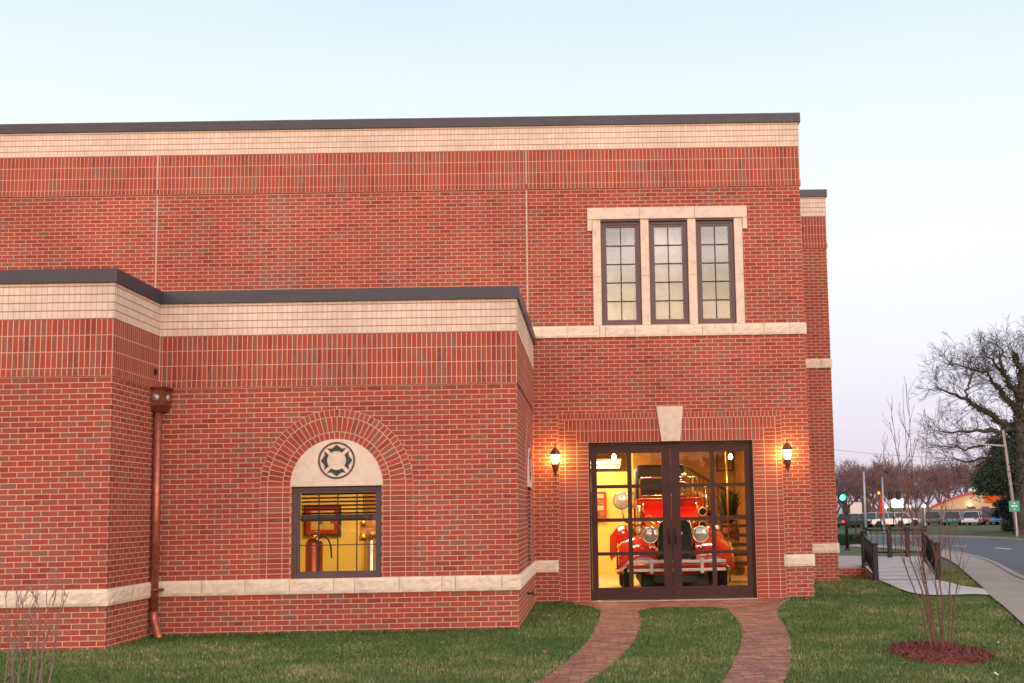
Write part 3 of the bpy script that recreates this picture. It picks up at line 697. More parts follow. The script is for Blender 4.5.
picture('framed_picture', a_.x, b_.x, b_.z, a_.z, 9.08, M_WOOD, (M_OCH, M_PIC, M_PAP), 1, 1, 'small dark framed print high on the wood panelling above the stairs')
# potted plant
pt = thing('potted_plant', 'bushy dark green potted plant beside the brass pole', 'plant', (-.75, 6.1, 0))
mb = MB(); mb.lathe([(.0, 0), (.14, 0), (.19, .32), (.17, .32), (.16, .28), (0, .28)], (-.75, 6.1, 0.9), n=16); mb.build('pot', plain('terracotta', (.3, .11, .05), .8), pt)
rn = random.Random(4); mb = MB()
for k in range(120):
    a = rn.random()*6.28; r = rn.random()*.32+.05; z = 1.2+rn.random()*.75; c = Vector((-.75+math.cos(a)*r*.2, 6.1+math.sin(a)*r*.2, 1.2)); e = Vector((-.75+math.cos(a)*r, 6.1+math.sin(a)*r, z+.1)); s_ = Vector((-math.sin(a), math.cos(a), .3))*.035
    mid = c.lerp(e, .55)+Vector((0, 0, .12)); mb.face([c, mid-s_, e, mid+s_])
mb.build('leaves', plain('house_leaf', (.03, .045, .015), .5), pt, recalc=False)

# wing room
room(-9.45, YW+.17, 0, -4.95, -.25, 2.9, M_YEL, M_WFLOOR, M_CEIL)
area('wing_light', (-7.2, -2.2, 2.82), 1.6, .8, 110, (1, .66, .26))
mb = MB(); mb.box(-8.1, YW+.22, .70, -6.3, YW+.78, .745); ct = mb.build('window_counter', plain('oak', (.35, .14, .04), .5)); tag(ct, 'wooden counter inside the arched window holding the extinguishers', 'counter')
for x in (-8.05, -6.35):
    for y in (YW+.26, YW+.74): mb = MB(); mb.box(x-.03, y-.03, 0, x+.03, y+.03, .70); mb.build('leg', MATS['oak'], ct)
a_, b_ = at(304, 505, 1, -.3), at(341, 535.5, 1, -.3)
picture('framed_poster', a_.x, b_.x, b_.z, a_.z, -.28, M_WOOD, (M_RFR, M_PAP), 1, 1, 'red and yellow framed poster on the wall behind the arched window', .035)
rn = random.Random(6); mb = MB()
for k in range(26):
    x = a_.x+.12+(b_.x-a_.x-.24)*k/26; z = (a_.z+b_.z)/2+(.05 if k % 13 < 9 else -.02); mb.box(x, -.3005, z-rn.uniform(.02, .07), x+rn.uniform(.006, .016), -.2975, z+rn.uniform(.0, .06))
mb.build('brush_strokes', M_WOOD, bpy.data.objects['framed_poster'])
def extinguisher(px, mat, label, r=.122, h=.50, hose=True):
    p = at(px, 574, 1, YW+.5); x, y, z = p.x, YW+.5, .746
    t = thing('fire_extinguisher', label, 'extinguisher', (x, y, z), 'antique fire extinguishers')
    mb = MB(); mb.lathe([(0, 0), (r, 0), (r, .02), (r*.97, .03), (r*.97, h*.86), (r*.8, h*.94), (r*.4, h), (0, h)], (x, y, z), n=24); mb.build('tank', mat, t)
    mb = MB(); mb.lathe([(0, h-.01), (.045, h-.01), (.045, h+.03), (.02, h+.04), (0, h+.04)], (x, y, z), n=14)
    mb.tube([(x-.07, y, z+h*.95), (x-.06, y, z+h+.09), (x+.06, y, z+h+.09), (x+.07, y, z+h*.95)], .009, 6); mb.build('cap', MATS['brass'], t)
    if hose:
        mb = MB(); mb.tube([(x+.04, y, z+h-.02), (x+.12, y, z+h+.04), (x+.2, y-.03, z+h-.02), (x+.235, y-.04, z+h*.8), (x+.25, y-.04, z+h*.45)], .011, 8); mb.build('hose', M_DARK, t)
    return t
extinguisher(314, plain('red_copper_tank', (.34, .075, .03), .3, .75), 'antique copper red fire extinguisher with black hose in the arched window')
extinguisher(372.5, plain('nickel_tank', (.62, .52, .42), .22, .9), 'antique silver fire extinguisher at the right side of the arched window', .085, .52, False)
p = at(363.5, 530, 1, -1.2); lt = thing('brass_lamp', 'small brass signal lamp hanging behind the arched window', 'lamp', p)
mb = MB(); mb.lathe([(0, -.17), (.07, -.17), (.075, -.1), (.05, -.08), (.06, 0), (.05, .08), (.07, .1), (.03, .16), (0, .17)], p, n=16); mb.build('lamp_body', MATS['brass'], lt)
mb = MB(); mb.tube([(p.x, p.y, p.z+.17), (p.x, p.y, 2.9)], .006, 6); mb.build('chain', M_DARK, lt)
p = at(372, 525, 1, -.35); mb = MB(); mb.box(p.x-.12, -.40, 0, p.x+.5, -.26, 2.1); mb.box(p.x-.08, -.41, .1, p.x+.46, -.401, 2.02); tag(mb.build('interior_cabinet', M_OCH), 'reddish wooden cabinet standing against the yellow wall in the wing', 'cabinet')
rn = random.Random(3)
for k, px in enumerate((349, 359)):
    p = at(px, 573, 1, YW+.45); mb = MB()
    for q in range(5): dx = rn.uniform(-.015, .015); mb.box(p.x-.10+dx, YW+.35, .7465+q*.008, p.x+.10+dx, YW+.6, .7465+q*.008+.007)
    tag(mb.build('paper_stack', plain('white_paper', (.75, .68, .5), .8)), ['short stack of paper beside the copper extinguisher', 'short stack of paper beside the silver extinguisher'][k], 'paper', 'paper stacks on the counter')

# ------------------------------------------------------------------ antique fire truck (nose towards the doors)
TX, TY = -2.29, .80
tk = thing('fire_truck', 'antique red fire truck with chrome headlights parked behind the glass doors', 'fire truck', (TX, TY, 0))
M_TRED = plain('fire_engine_red', (.55, .012, .008), .16, 0, .04, 2, coat=1.0)
M_CHR = plain('nickel_plate', (.75, .66, .52), .12, 1, .04)
M_RUB = plain('tyre_rubber', (.015, .014, .014), .8, 0, .2)
M_GOLD = plain('gold_leaf', (.75, .45, .12), .3, .8)
M_LENS = plain('headlight_lens', (.65, .62, .58), .08, .3, .2, 30)
M_LEATH = plain('black_leather', (.02, .016, .015), .55, 0, .2)
def T(x, y, z): return (TX+x, TY+y, z)
def tb(mb, x0, y0, z0, x1, y1, z1, b=.01, mi=0, seg=2): mb.bev(TX+x0, TY+y0, z0, TX+x1, TY+y1, z1, b, seg, mi)
def part(name, mb, mat, par=None): return mb.build(name, mat, par or tk)
# bumper: two bright bars with a red bar between
mb = MB(); tb(mb, -.88, 0, .600, .88, .03, .655, .012); tb(mb, -.88, 0, .455, .88, .03, .510, .012)
for x in (-.45, .45): tb(mb, x-.03, -.012, .42, x+.03, .035, .68, .008)
bp_ = part('bumper', mb, plain('bright_plating', (.88, .84, .78), .3, .2))
mb = MB(); tb(mb, -.90, .025, .52, .90, .06, .58, .01); part('bumper_bar', mb, M_TRED, bp_)
mb = MB(); tb(mb, -.55, .1, .40, -.45, 3.9, .55); tb(mb, .45, .1, .40, .55, 3.9, .55); tb(mb, -.55, .3, .38, .55, .42, .46); part('chassis', mb, M_TRED)
mb = MB(); mb.tube([T(-.85, .78, .43), T(.85, .78, .43)], .045, 10); part('axle', mb, M_TRED)
# radiator shell: arched outline
def arch_poly(hw, z0, z1, rr, n=8):
    P = [(-hw, z0), (hw, z0), (hw, z1-rr)]
    for k in range(n+1):
        t = math.pi/2*k/n; P.append((hw-rr+rr*math.cos(t), z1-rr+rr*math.sin(t)))
    for k in range(n+1):
        t = math.pi/2*(1-k/n); P.append((-hw+rr-rr*math.cos(t), z1-rr+rr*math.sin(t)))
    P.append((-hw, z1-rr)) if False else None
    return P
mb = MB(); mb.prism(arch_poly(.30, .66, 1.36, .12), lambda a, b, d: T(a, d, b), .30, .46); rs = part('radiator_shell', mb, plain('black_enamel', (.02, .02, .022), .25, .3))
mb = MB(); mb.prism(arch_poly(.255, .70, 1.27, .09), lambda a, b, d: T(a, d, b), .285, .297); part('radiator_core', mb, plain('radiator_grille', (.012, .012, .014), .4, .6), rs)
mb = MB(); mb.lathe([(.045, .0), (.045, .02), (.0, .02)], T(.10, .285, 1.12), 'Y', 16); part('badge', mb, M_CHR, rs)
mb = MB(); mb.lathe([(.0, 1.36), (.05, 1.36), (.05, 1.40), (.025, 1.42), (.02, 1.47), (0, 1.48)], T(0, .38, 0), n=14); part('radiator_cap', mb, M_CHR, rs)
# bonnet and cowl
mb = MB()
secs = [(.46, .29, .70, 1.34, .10), (1.45, .52, .70, 1.46, .14), (1.68, .64, .66, 1.64, .16)]
prev = None
for y, hw, z0, z1, rr in secs:
    P = [T(a, y, b) for a, b in arch_poly(hw, z0, z1, rr)]
    if prev:
        n_ = len(P)
        for i in range(n_): mb.face([prev[i], prev[(i+1) % n_], P[(i+1) % n_], P[i]], None, 0, True)
    prev = P
mb.face(prev)
mb.build('bonnet', M_TRED, tk, weld=True)
mb = MB(); mb.prism(arch_poly(.64, 1.20, 1.80, .10), lambda a, b, d: T(a, d, b), 1.72, 1.92); cw = part('cowl', mb, M_TRED)
mb = MB()
for z in (1.765, 1.62):
    mb.tube([T(-.60, 1.71, z), T(.60, 1.71, z)], .013, 6)
for s in (-1, 1):
    mb.tube([T(s*.50, 1.71, 1.28), T(s*.50, 1.71, 1.55)], .010, 6)
    mb.tube([T(s*.40, 1.71, 1.48), T(s*.2, 1.71, 1.40), T(0, 1.71, 1.47)], .010, 6)
part('gold_striping', mb, M_GOLD, cw)
# headlights
for s in (-1, 1):
    c = T(s*.455, .20, 1.10); mb = MB(); mb.lathe([(0, -.16), (.06, -.14), (.12, -.06), (.148, 0), (.16, .012), (.148, .024), (.135, .02)], c, 'Y', 28)
    mb.tube([T(s*.455, .28, .99), T(s*.455, .30, .80), T(s*.5, .34, .6)], .022, 8); h_ = part('headlight', mb, M_CHR)
    mb = MB(); mb.lathe([(.14, .018), (.10, .034), (.05, .042), (0, .044)], c, 'Y', 28); part('lens', mb, M_LENS, h_)
# front fenders: swept arches
def fender(s, y0, y1, xi, xo, zt, rad, name):
    mb = MB(); K = 22; cy = (y0+y1)/2; grid = []
    for k in range(K+1):
        t = math.pi*(k/K)*1.02-.02; y = cy-math.cos(t)*(y1-y0)/2; z = max(.34, zt-rad)+math.sin(max(0, min(math.pi, t)))*rad
        row = []
        for j in range(9):
            q = j/8; x = xi+(xo-xi)*q; drop = .17*max(0, q-.35)**2*2.6+.05*(1-q)**3
            row.append(T(s*x, y, z-drop))
        grid.append(row)
    for k in range(K):
        for j in range(8): mb.face([grid[k][j], grid[k+1][j], grid[k+1][j+1], grid[k][j+1]], None, 0, True)
    return mb.build(name, M_TRED, tk, weld=True)
for s in (-1, 1):
    f_ = fender(s, .14, 1.42, .36, 1.05, 1.08, .46, 'fender')
    mb = MB(); mb.tube([T(s*1.03, .14+.64-math.cos(t)*.64, max(.4, .62+math.sin(t)*.46)-.135) for t in [math.pi*k/16 for k in range(1, 16)]], .010, 6); part('trim', mb, M_GOLD, f_)
    fender(s, 2.55, 3.95, .66, 1.14, 1.28, .54, 'fender')
    mb = MB(); tb(mb, s*.60, 1.45, .36, s*1.04, 2.65, .40); part('running_board', mb, M_TRED)
# wheels
def wheel(s, x, y, r=.43):
    mb = MB(); c = T(0, y, r); w_ = .085; pr = []
    for k in range(13):
        t = 2*math.pi*k/12; pr.append((r-.07+.07*math.cos(t), s*x+w_*math.sin(t)))
    mb.lathe(pr, (TX, TY+y, r), 'X', 32); wh = part('wheel', mb, M_RUB)
    mb = MB(); mb.lathe([(r-.16, s*x-.05), (r-.10, s*x-.06), (r-.10, s*x+.06), (r-.16, s*x+.05), (r-.16, s*x-.05)], (TX, TY+y, r), 'X', 28)
    for k in range(12):
        t = 2*math.pi*k/12; mb.tube([(TX+s*x, TY+y+math.cos(t)*.06, r+math.sin(t)*.06), (TX+s*x, TY+y+math.cos(t)*(r-.14), r+math.sin(t)*(r-.14))], .018, 6)
    part('spokes', mb, M_TRED, wh)
    mb = MB(); mb.lathe([(0, s*(x+.11)), (.05, s*(x+.10)), (.07, s*(x+.03)), (.07, s*(x-.04)), (0, s*(x-.05))], (TX, TY+y, r), 'X', 16); part('hub', mb, M_GOLD, wh)
for s in (-1, 1): wheel(s, .86, .78); wheel(s, .88, 3.25)
# windshield
mb = MB(); fr_ = [(-.56, 1.80), (-.56, 2.14), (-.52, 2.18), (.52, 2.18), (.56, 2.14), (.56, 1.80)]
mb.tube([T(a, 1.82, b) for a, b in fr_], .018, 8); mb.tube([T(-.56, 1.82, 1.83), T(.56, 1.82, 1.83)], .012, 6); ws = part('windshield', mb, M_CHR)
mb = MB(); mb.face([T(-.55, 1.82, 1.83), T(.55, 1.82, 1.83), T(.55, 1.82, 2.17), T(-.55, 1.82, 2.17)]); part('windshield_glass', mb, M_DGLASS, ws)
# seat, steering wheel, body
mb = MB(); tb(mb, -.62, 2.35, 1.02, .62, 2.85, 1.20, .05, 0, 3); tb(mb, -.62, 2.80, 1.18, .62, 2.95, 1.72, .05, 0, 3); part('seat', mb, M_LEATH)
mb = MB(); K = 24; mb.tube([T(.32+.2*math.cos(2*math.pi*k/K), 2.18+.06*math.sin(2*math.pi*k/K), 1.62+.2*math.sin(2*math.pi*k/K)) for k in range(K+1)], .013, 6, caps=False); mb.tube([T(.32, 2.18, 1.62), T(.32, 1.95, 1.4)], .016, 6); part('steering_wheel', mb, M_LEATH)
mb = MB(); tb(mb, -.66, 2.0, .60, .66, 4.6, 1.06, .03); tb(mb, -.66, 2.97, 1.04, .66, 4.6, 1.62, .04); part('body', mb, M_TRED)
# raised hose bed cover and ladders, dark against the room
mb = MB(); tb(mb, -.60, 3.05, 1.62, .46, 4.5, 2.48, .14, 0, 3); part('hose_bed_cover', mb, M_LEATH)
mb = MB()
for x in (-.80, -.70, .68, .80): mb.tube([T(x, 2.2, 1.78), T(x, 4.8, 1.95)], .02, 6)
for k in range(8):
    for x0, x1 in ((-.80, -.70), (.68, .80)): mb.tube([T(x0, 2.35+k*.33, 1.79+k*.021), T(x1, 2.35+k*.33, 1.79+k*.021)], .014, 5)
part('ladder', mb, plain('varnished_wood', (.42, .17, .04), .4))
# searchlight on the left, bell and lamps on the right
c = T(-.93, 1.45, 1.74); mb = MB(); mb.lathe([(0, -.14), (.08, -.12), (.15, -.03), (.17, 0), (.165, .02), (.15, .02)], c, 'Y', 26); mb.tube([T(-.93, 1.5, 1.60), T(-.88, 1.6, 1.35), T(-.66, 1.8, 1.25)], .018, 8); sl_ = part('searchlight', mb, M_CHR)
mb = MB(); mb.lathe([(.155, .012), (.08, .03), (0, .034)], c, 'Y', 26); part('lens', mb, M_LENS, sl_)
mb = MB(); mb.lathe([(0, .0), (.035, -.01), (.06, -.05), (.075, -.12), (.10, -.18), (.105, -.19), (.09, -.19), (0, -.17)], T(.22, 1.62, 2.03), n=22)
mb.tube([T(.10, 1.62, 1.80), T(.10, 1.62, 2.06), T(.22, 1.62, 2.09), T(.34, 1.62, 2.06), T(.34, 1.62, 1.80)], .014, 6); part('bell', mb, M_CHR)
for x, z in ((.30, 2.20), (.14, 2.24)):
    c = T(x, 1.66, z); mb = MB(); mb.lathe([(0, -.09), (.05, -.06), (.072, 0), (.07, .015), (.03, .03), (0, .032)], c, 'Y', 18); part('lamp', mb, M_CHR)
mb = MB(); mb.tube([T(.05, 1.68, 2.12), T(.40, 1.68, 2.12)], .012, 6); mb.tube([T(.05, 1.68, 1.92), T(.42, 1.68, 1.92)], .012, 6); part('lamp_bar', mb, M_CHR)
# suction hose with lugged brass couplings on the right
mb = MB(); mb.tube([T(.74, 1.35, 1.50), T(.76, 2.6, 1.50), T(.78, 4.2, 1.48)], .075, 14); sh_ = part('suction_hose', mb, M_RUB)
for z, yy in ((1.50, 1.30), (1.25, 1.36)):
    c = T(.60, yy, z); mb = MB(); mb.lathe([(.062, -.06), (.095, -.06), (.095, .03), (.07, .045), (.062, .02), (.062, -.06)], c, 'Y', 20)
    for a in (45, 135, 225, 315):
        mb.tube([(c[0]+math.cos(R(a))*.09, c[1], c[2]+math.sin(R(a))*.09), (c[0]+math.cos(R(a))*.155, c[1], c[2]+math.sin(R(a))*.155)], .014, 6)
    mb.build('coupling', M_GOLD, sh_)
    mb = MB(); mb.lathe([(.062, -.03), (0, -.03)], c, 'Y', 16); mb.build('coupling_bore', M_DARK, sh_)
mb = MB(); c = T(-.60, 1.45, 1.35)
mb.lathe([(0, .30), (.04, .30), (.05, .26), (.05, 0), (.07, -.02), (.07, -.10), (0, -.10)], c, n=14); part('horn', mb, M_CHR)
mb = MB(); mb.tube([T(-.60, 1.40, 1.18), T(-.60, 1.2, 1.16), T(-.62, 1.05, 1.18)], .03, 10); mb.lathe([(.03, 0), (.09, .09), (.095, .1)], T(-.62, 1.05, 1.18), 'Y', 18); part('horn', mb, M_CHR)
mb = MB(); mb.tube([T(-.50, 1.66, 1.20), T(-.52, 1.60, 1.55), T(-.50, 1.66, 1.78)], .012, 6); mb.tube([T(.50, 1.66, 1.20), T(.52, 1.60, 1.55), T(.50, 1.66, 1.78)], .012, 6); part('grab_rail', mb, M_CHR)

# extra bright-work: fender lamps, hose nozzles, coiled hose and stripes
for s in (-1, 1):
    c = T(s*.80, .55, 1.19); mb = MB(); mb.lathe([(0, -.09), (.035, -.07), (.055, 0), (.05, .02), (.03, .03), (0, .032)], c, 'Y', 16); mb.tube([T(s*.80, .57, 1.05), T(s*.80, .57, 1.15)], .012, 6); part('marker_lamp', mb, M_CHR)
    mb = MB(); mb.tube([T(s*.30, .31, .64), T(s*.305, .29, 1.20), T(s*.27, .29, 1.32), T(s*.18, .29, 1.375), T(0, .29, 1.385)], .016, 8); part('radiator_trim', mb, M_CHR)
    mb = MB(); mb.tube([T(s*.72, 1.9, 1.15), T(s*.74, 1.9, 1.95), T(s*.70, 2.3, 2.02)], .016, 8); part('grab_rail', mb, M_CHR)
    mb = MB(); mb.tube([T(s*.36, .45, 1.30), T(s*.42, 1.2, 1.37), T(s*.47, 1.6, 1.41)], .010, 6); part('gold_striping', mb, M_GOLD)
    c = T(s*.34, 1.70, 1.50); mb = MB(); mb.lathe([(0, -.02), (.05, -.02), (.055, 0), (0, .01)], c, 'Y', 14); part('gauge', mb, M_CHR)
mb = MB(); K = 60; None and mb.tube([T(-.1+.22*math.cos(k*.62), 2.97, 2.02+.012*k*.3+.10*math.sin(k*.62)) for k in range(K)], .03, 6); tb(mb, -.62, .55, .16, .62, 3.6, .40, .03); tb(mb, -.40, .34, .22, .40, .56, .60, .03); part('undercarriage', mb, M_LEATH)
mb = MB(); mb.lathe([(.02, 0), (.045, .03), (.028, .10), (.018, .30), (.026, .34), (.02, .34), (0, .30)], T(.46, 1.75, 1.85), n=14); part('nozzle', mb, M_GOLD)
mb = MB(); mb.lathe([(.02, 0), (.045, .03), (.028, .10), (.018, .30), (.026, .34), (.02, .34), (0, .30)], T(-.72, 1.75, 1.60), n=14); part('nozzle', mb, M_GOLD)
mb = MB(); tb(mb, -.30, .26, .40, .30, .32, .62, .03); part('apron', mb, M_TRED)

# ------------------------------------------------------------------ ground, paths, road
def W(pts, lift=0.0): return [tuple(ground(x, y, lift)[:2]) for x, y in pts]
def noise_mat(name, stops, scale, rough=.9, bump=.5, detail=8, scale2=.6, dist=.02):
    if name in MATS: return MATS[name]
    m, n, l, b = bsdf(name); t = n.new('ShaderNodeTexCoord')
    a = n.new('ShaderNodeTexNoise'); a.inputs['Scale'].default_value = scale; a.inputs['Detail'].default_value = detail; l.new(t.outputs['Object'], a.inputs['Vector'])
    c = n.new('ShaderNodeTexNoise'); c.inputs['Scale'].default_value = scale2; c.inputs['Detail'].default_value = 4; l.new(t.outputs['Object'], c.inputs['Vector'])
    k = n.new('ShaderNodeMath'); k.operation = 'MULTIPLY_ADD'; l.new(a.outputs['Fac'], k.inputs[0]); k.inputs[1].default_value = .5
    h = n.new('ShaderNodeMath'); h.operation = 'MULTIPLY'; l.new(c.outputs['Fac'], h.inputs[0]); h.inputs[1].default_value = .5; l.new(h.outputs[0], k.inputs[2])
    r = ramp(n, stops); l.new(k.outputs[0], r.inputs[0]); l.new(r.outputs[0], b.inputs['Base Color'])
    bp = n.new('ShaderNodeBump'); bp.inputs['Strength'].default_value = bump; bp.inputs['Distance'].default_value = dist; l.new(a.outputs['Fac'], bp.inputs['Height']); l.new(bp.outputs[0], b.inputs['Normal'])
    b.inputs['Roughness'].default_value = rough; b.inputs['Specular IOR Level'].default_value = .2
    MATS[name] = m; return m
M_SOIL = noise_mat('lawn_ground', [(.36, (.040, .050, .016)), (.5, (.065, .08, .026)), (.62, (.13, .115, .055))], 14, dist=.03)
M_CONC = noise_mat('pale_concrete', [(.35, (.40, .37, .36)), (.65, (.52, .48, .46))], 9, .85, .2, dist=.004)
M_CONC2 = noise_mat('tan_concrete', [(.35, (.26, .21, .17)), (.65, (.34, .28, .235))], 9, .85, .2, dist=.004)
M_ASPH = noise_mat('asphalt', [(.35, (.065, .068, .078)), (.65, (.10, .10, .115))], 5, .75, .2, dist=.004)
M_KERB = noise_mat('kerb_concrete', [(.35, (.24, .20, .18)), (.65, (.33, .28, .25))], 12, .85, .2, dist=.004)
M_PAINT = plain('road_paint', (.7, .7, .68), .7)
KN = (-1e4, 3, 48, 1e4)
def clipy(poly, y, keep_above):
    out = []
    for i in range(len(poly)):
        a, b = poly[i-1], poly[i]; ia = (a[1] >= y) == keep_above; ib = (b[1] >= y) == keep_above
        if ia != ib:
            t = (y-a[1])/(b[1]-a[1]); out.append((a[0]+(b[0]-a[0])*t, y))
        if ib: out.append(b)
    return out
def inpoly(x, y, poly):
    c = False; n = len(poly)
    for i in range(n):
        x1, y1 = poly[i-1]; x2, y2 = poly[i]
        if (y1 > y) != (y2 > y) and x < (x2-x1)*(y-y1)/(y2-y1)+x1: c = not c
    return c
def sheet(name, poly, mat, lift, kind='structure', label=None, z=None):
    mb = MB()
    for lo, hi in zip(KN, KN[1:]):
        p = clipy(clipy(poly, lo, True), hi, False)
        if len(p) > 2:
            mb.face([(x, y, (gz(y) if z is None else z)+lift) for x, y in p], [(x, y) for x, y in p])
    bm = bmesh.new(); o = mb.build(name, mat, None, recalc=False)
    bm.from_mesh(o.data); bmesh.ops.triangulate(bm, faces=bm.faces[:])
    for f in bm.faces:
        if f.normal.z < 0: f.normal_flip()
    bm.to_mesh(o.data); bm.free()
    o['kind'] = kind
    if label: o['label'] = label
    return o
mb = MB(); xs = [-600, -60, -20, 20, 60, 200, 900]
for y0, y1 in ((-120, -30), (-30, 3), (3, 48), (48, 300), (300, 1500)):
    for a, b in zip(xs, xs[1:]): mb.face([(a, y0, gz(y0)), (b, y0, gz(y0)), (b, y1, gz(y1)), (a, y1, gz(y1))])
g_ = mb.build('ground', M_SOIL, recalc=False); g_['kind'] = 'structure'; g_['label'] = 'green lawn around the brick building'

def smooth(pts, it=2):
    for _ in range(it):
        q = [pts[0]]
        for a, b in zip(pts, pts[1:]): q += [(a[0]*.75+b[0]*.25, a[1]*.75+b[1]*.25), (a[0]*.25+b[0]*.75, a[1]*.25+b[1]*.75)]
        pts = q+[pts[-1]]
    return pts
# two brick-paved tyre paths curving away from the doors
LL = smooth([(-4.12, -.45), *W([(601.6, 609), (597.5, 625), (589, 640), (577, 652.5), (560, 668), (540.6, 681.5)]), (-5.3, -13), (-7, -17)])
LR = smooth([*W([(638, 611.5), (642, 619), (640, 631), (634, 643), (619.5, 659), (593.8, 680)]), (-4.6, -12.6), (-6.2, -16.6)])
RL = smooth([*W([(727, 609.5), (737, 619), (742.5, 632), (740.5, 648), (731, 668), (723, 683)]), (-3.5, -13), (-5, -17)])
RR = smooth([(-.66, -.75), *W([(776, 614), (786, 627), (792, 644), (791, 663), (786, 683)]), (-2.9, -13), (-4.4, -17)])
apron = [(-4.10, -.02), (-4.12, -.45)]
PATH_L = LL+LR[::-1]; PATH_R = RL+RR[::-1]
APRON = [(-4.12, -.012), (-4.12, -.45)]+LL[1:5]+[LR[0], tuple(ground(655, 608.2)[:2]), tuple(ground(710, 607.5)[:2]), RL[0]]+RR[:3][::-1]+[(-.55, -.3), (-.45, -.012)]
def paver_mat():
    m, n, l, b = bsdf('brick_pavers'); t = n.new('ShaderNodeTexCoord')
    nz = n.new('ShaderNodeTexNoise'); nz.inputs['Scale'].default_value = .8; l.new(t.outputs['Object'], nz.inputs['Vector'])
    ad = n.new('ShaderNodeVectorMath'); ad.operation = 'MULTIPLY_ADD'; l.new(nz.outputs['Color'], ad.inputs[0]); ad.inputs[1].default_value = (.25, .25, 0); l.new(t.outputs['Object'], ad.inputs[2])
    bt = n.new('ShaderNodeTexBrick'); l.new(ad.outputs[0], bt.inputs['Vector'])
    for k, v in (('Scale', 1), ('Mortar Size', .006), ('Mortar Smooth', .4), ('Brick Width', .21), ('Row Height', .105)): bt.inputs[k].default_value = v
    bt.inputs['Color1'].default_value = (0, 0, 0, 1); bt.inputs['Color2'].default_value = (1, 1, 1, 1)
    r = ramp(n, [(0, (.20, .07, .048)), (.35, (.30, .115, .072)), (.6, (.38, .165, .095)), (.8, (.33, .13, .085)), (1, (.25, .10, .08))]); l.new(bt.outputs['Color'], r.inputs[0])
    mx = n.new('ShaderNodeMix'); mx.data_type = 'RGBA'; l.new(bt.outputs['Fac'], mx.inputs[0]); l.new(r.outputs[0], mx.inputs[6]); mx.inputs[7].default_value = (.10, .05, .038, 1)
    g = n.new('ShaderNodeTexNoise'); g.inputs['Scale'].default_value = 5; g.inputs['Detail'].default_value = 6; l.new(t.outputs['Object'], g.inputs['Vector'])
    gm = n.new('ShaderNodeMapRange'); gm.inputs[1].default_value = .3; gm.inputs[2].default_value = .7; gm.inputs[3].default_value = .72; gm.inputs[4].default_value = 1.3; l.new(g.outputs['Fac'], gm.inputs[0])
    mu = n.new('ShaderNodeVectorMath'); mu.operation = 'SCALE'; l.new(mx.outputs[2], mu.inputs[0]); l.new(gm.outputs[0], mu.inputs[3]); l.new(mu.outputs[0], b.inputs['Base Color'])
    h = n.new('ShaderNodeMath'); h.operation = 'MULTIPLY_ADD'; l.new(bt.outputs['Fac'], h.inputs[0]); h.inputs[1].default_value = -1; l.new(g.outputs['Fac'], h.inputs[2])
    bp = n.new('ShaderNodeBump'); bp.inputs['Distance'].default_value = .012; bp.inputs['Strength'].default_value = .8; l.new(h.outputs[0], bp.inputs['Height']); l.new(bp.outputs[0], b.inputs['Normal'])
    b.inputs['Roughness'].default_value = .7; b.inputs['Specular IOR Level'].default_value = .3; return m
M_PAV = paver_mat()
for nm, P, lf in (('path', PATH_L, .008), ('path', PATH_R, .008), ('path', APRON, .012)): sheet(nm, P, M_PAV, lf, label='red brick paver path curving to the glass doors')
mb = MB(); ed = smooth([(-.44, -.012), (-.50, -.35), (-.66, -.78), (-.80, -1.4)]); mb.tube([(x, y, .004) for x, y in ed], .022, 6); o = mb.build('path_edging', M_KERB); o['kind'] = 'structure'

# pavement, kerb and curving road
KERB = smooth(W([(1090, 606), (1024, 579.2), (1008.9, 570.4), (994.8, 562.5), (977.3, 557.3), (960, 553), (938, 549.2), (905, 546.5), (850, 544.5)]))
SWL = smooth(W([(1024, 627), (1004, 608), (993, 600), (984.3, 590.6), (970, 578), (958, 566.5), (945.7, 558.5), (925, 553), (895, 549.2), (850, 547.0)]))
FAR = smooth(W([(1090, 544.3), (1024, 541.2), (998, 538.9), (966.7, 537.6), (944, 537.0), (905, 536.6), (850, 536.4)]))
FAR0 = FAR[0]; 
ROAD = [(KERB[0][0]+3, KERB[0][1]-20)]+KERB+FAR[::-1]+[(FAR0[0]+60, FAR0[1]-25), (KERB[0][0]+30, KERB[0][1]-25)]
sheet('road', ROAD, M_ASPH, -.03+.034, label='curving two lane asphalt road')
SW = [(SWL[0][0]-1.2, SWL[0][1]-5.5), (SWL[0][0]-2.6, -24)]
PAVE = SWL+KERB[::-1]+[(KERB[0][0]+2.2, KERB[0][1]-20), (1.4, -24), (.4, -12)]
sheet('pavement', PAVE, M_CONC2, .034, label='tan concrete pavement beside the road')
def kerb(line, name, wdt=.15, h=.055):
    mb = MB(); L_ = []
    for i, (x, y) in enumerate(line):
        a, b = line[max(i-1, 0)], line[min(i+1, len(line)-1)]; d = Vector((b[0]-a[0], b[1]-a[1])).normalized(); nn = Vector((-d.y, d.x))*wdt
        z = gz(y); L_.append([(x, y, z-.1), (x, y, z+h), (x+nn.x, y+nn.y, z+h), (x+nn.x, y+nn.y, z-.1)])
    for A, B in zip(L_, L_[1:]):
        for k in range(3): mb.face([A[k], B[k], B[k+1], A[k+1]])
    o = mb.build(name, M_KERB); o['kind'] = 'structure'; return o
kerb([(KERB[0][0]+3, KERB[0][1]-20)]+KERB, 'kerb'); kerb(FAR, 'kerb', -.18, .12)
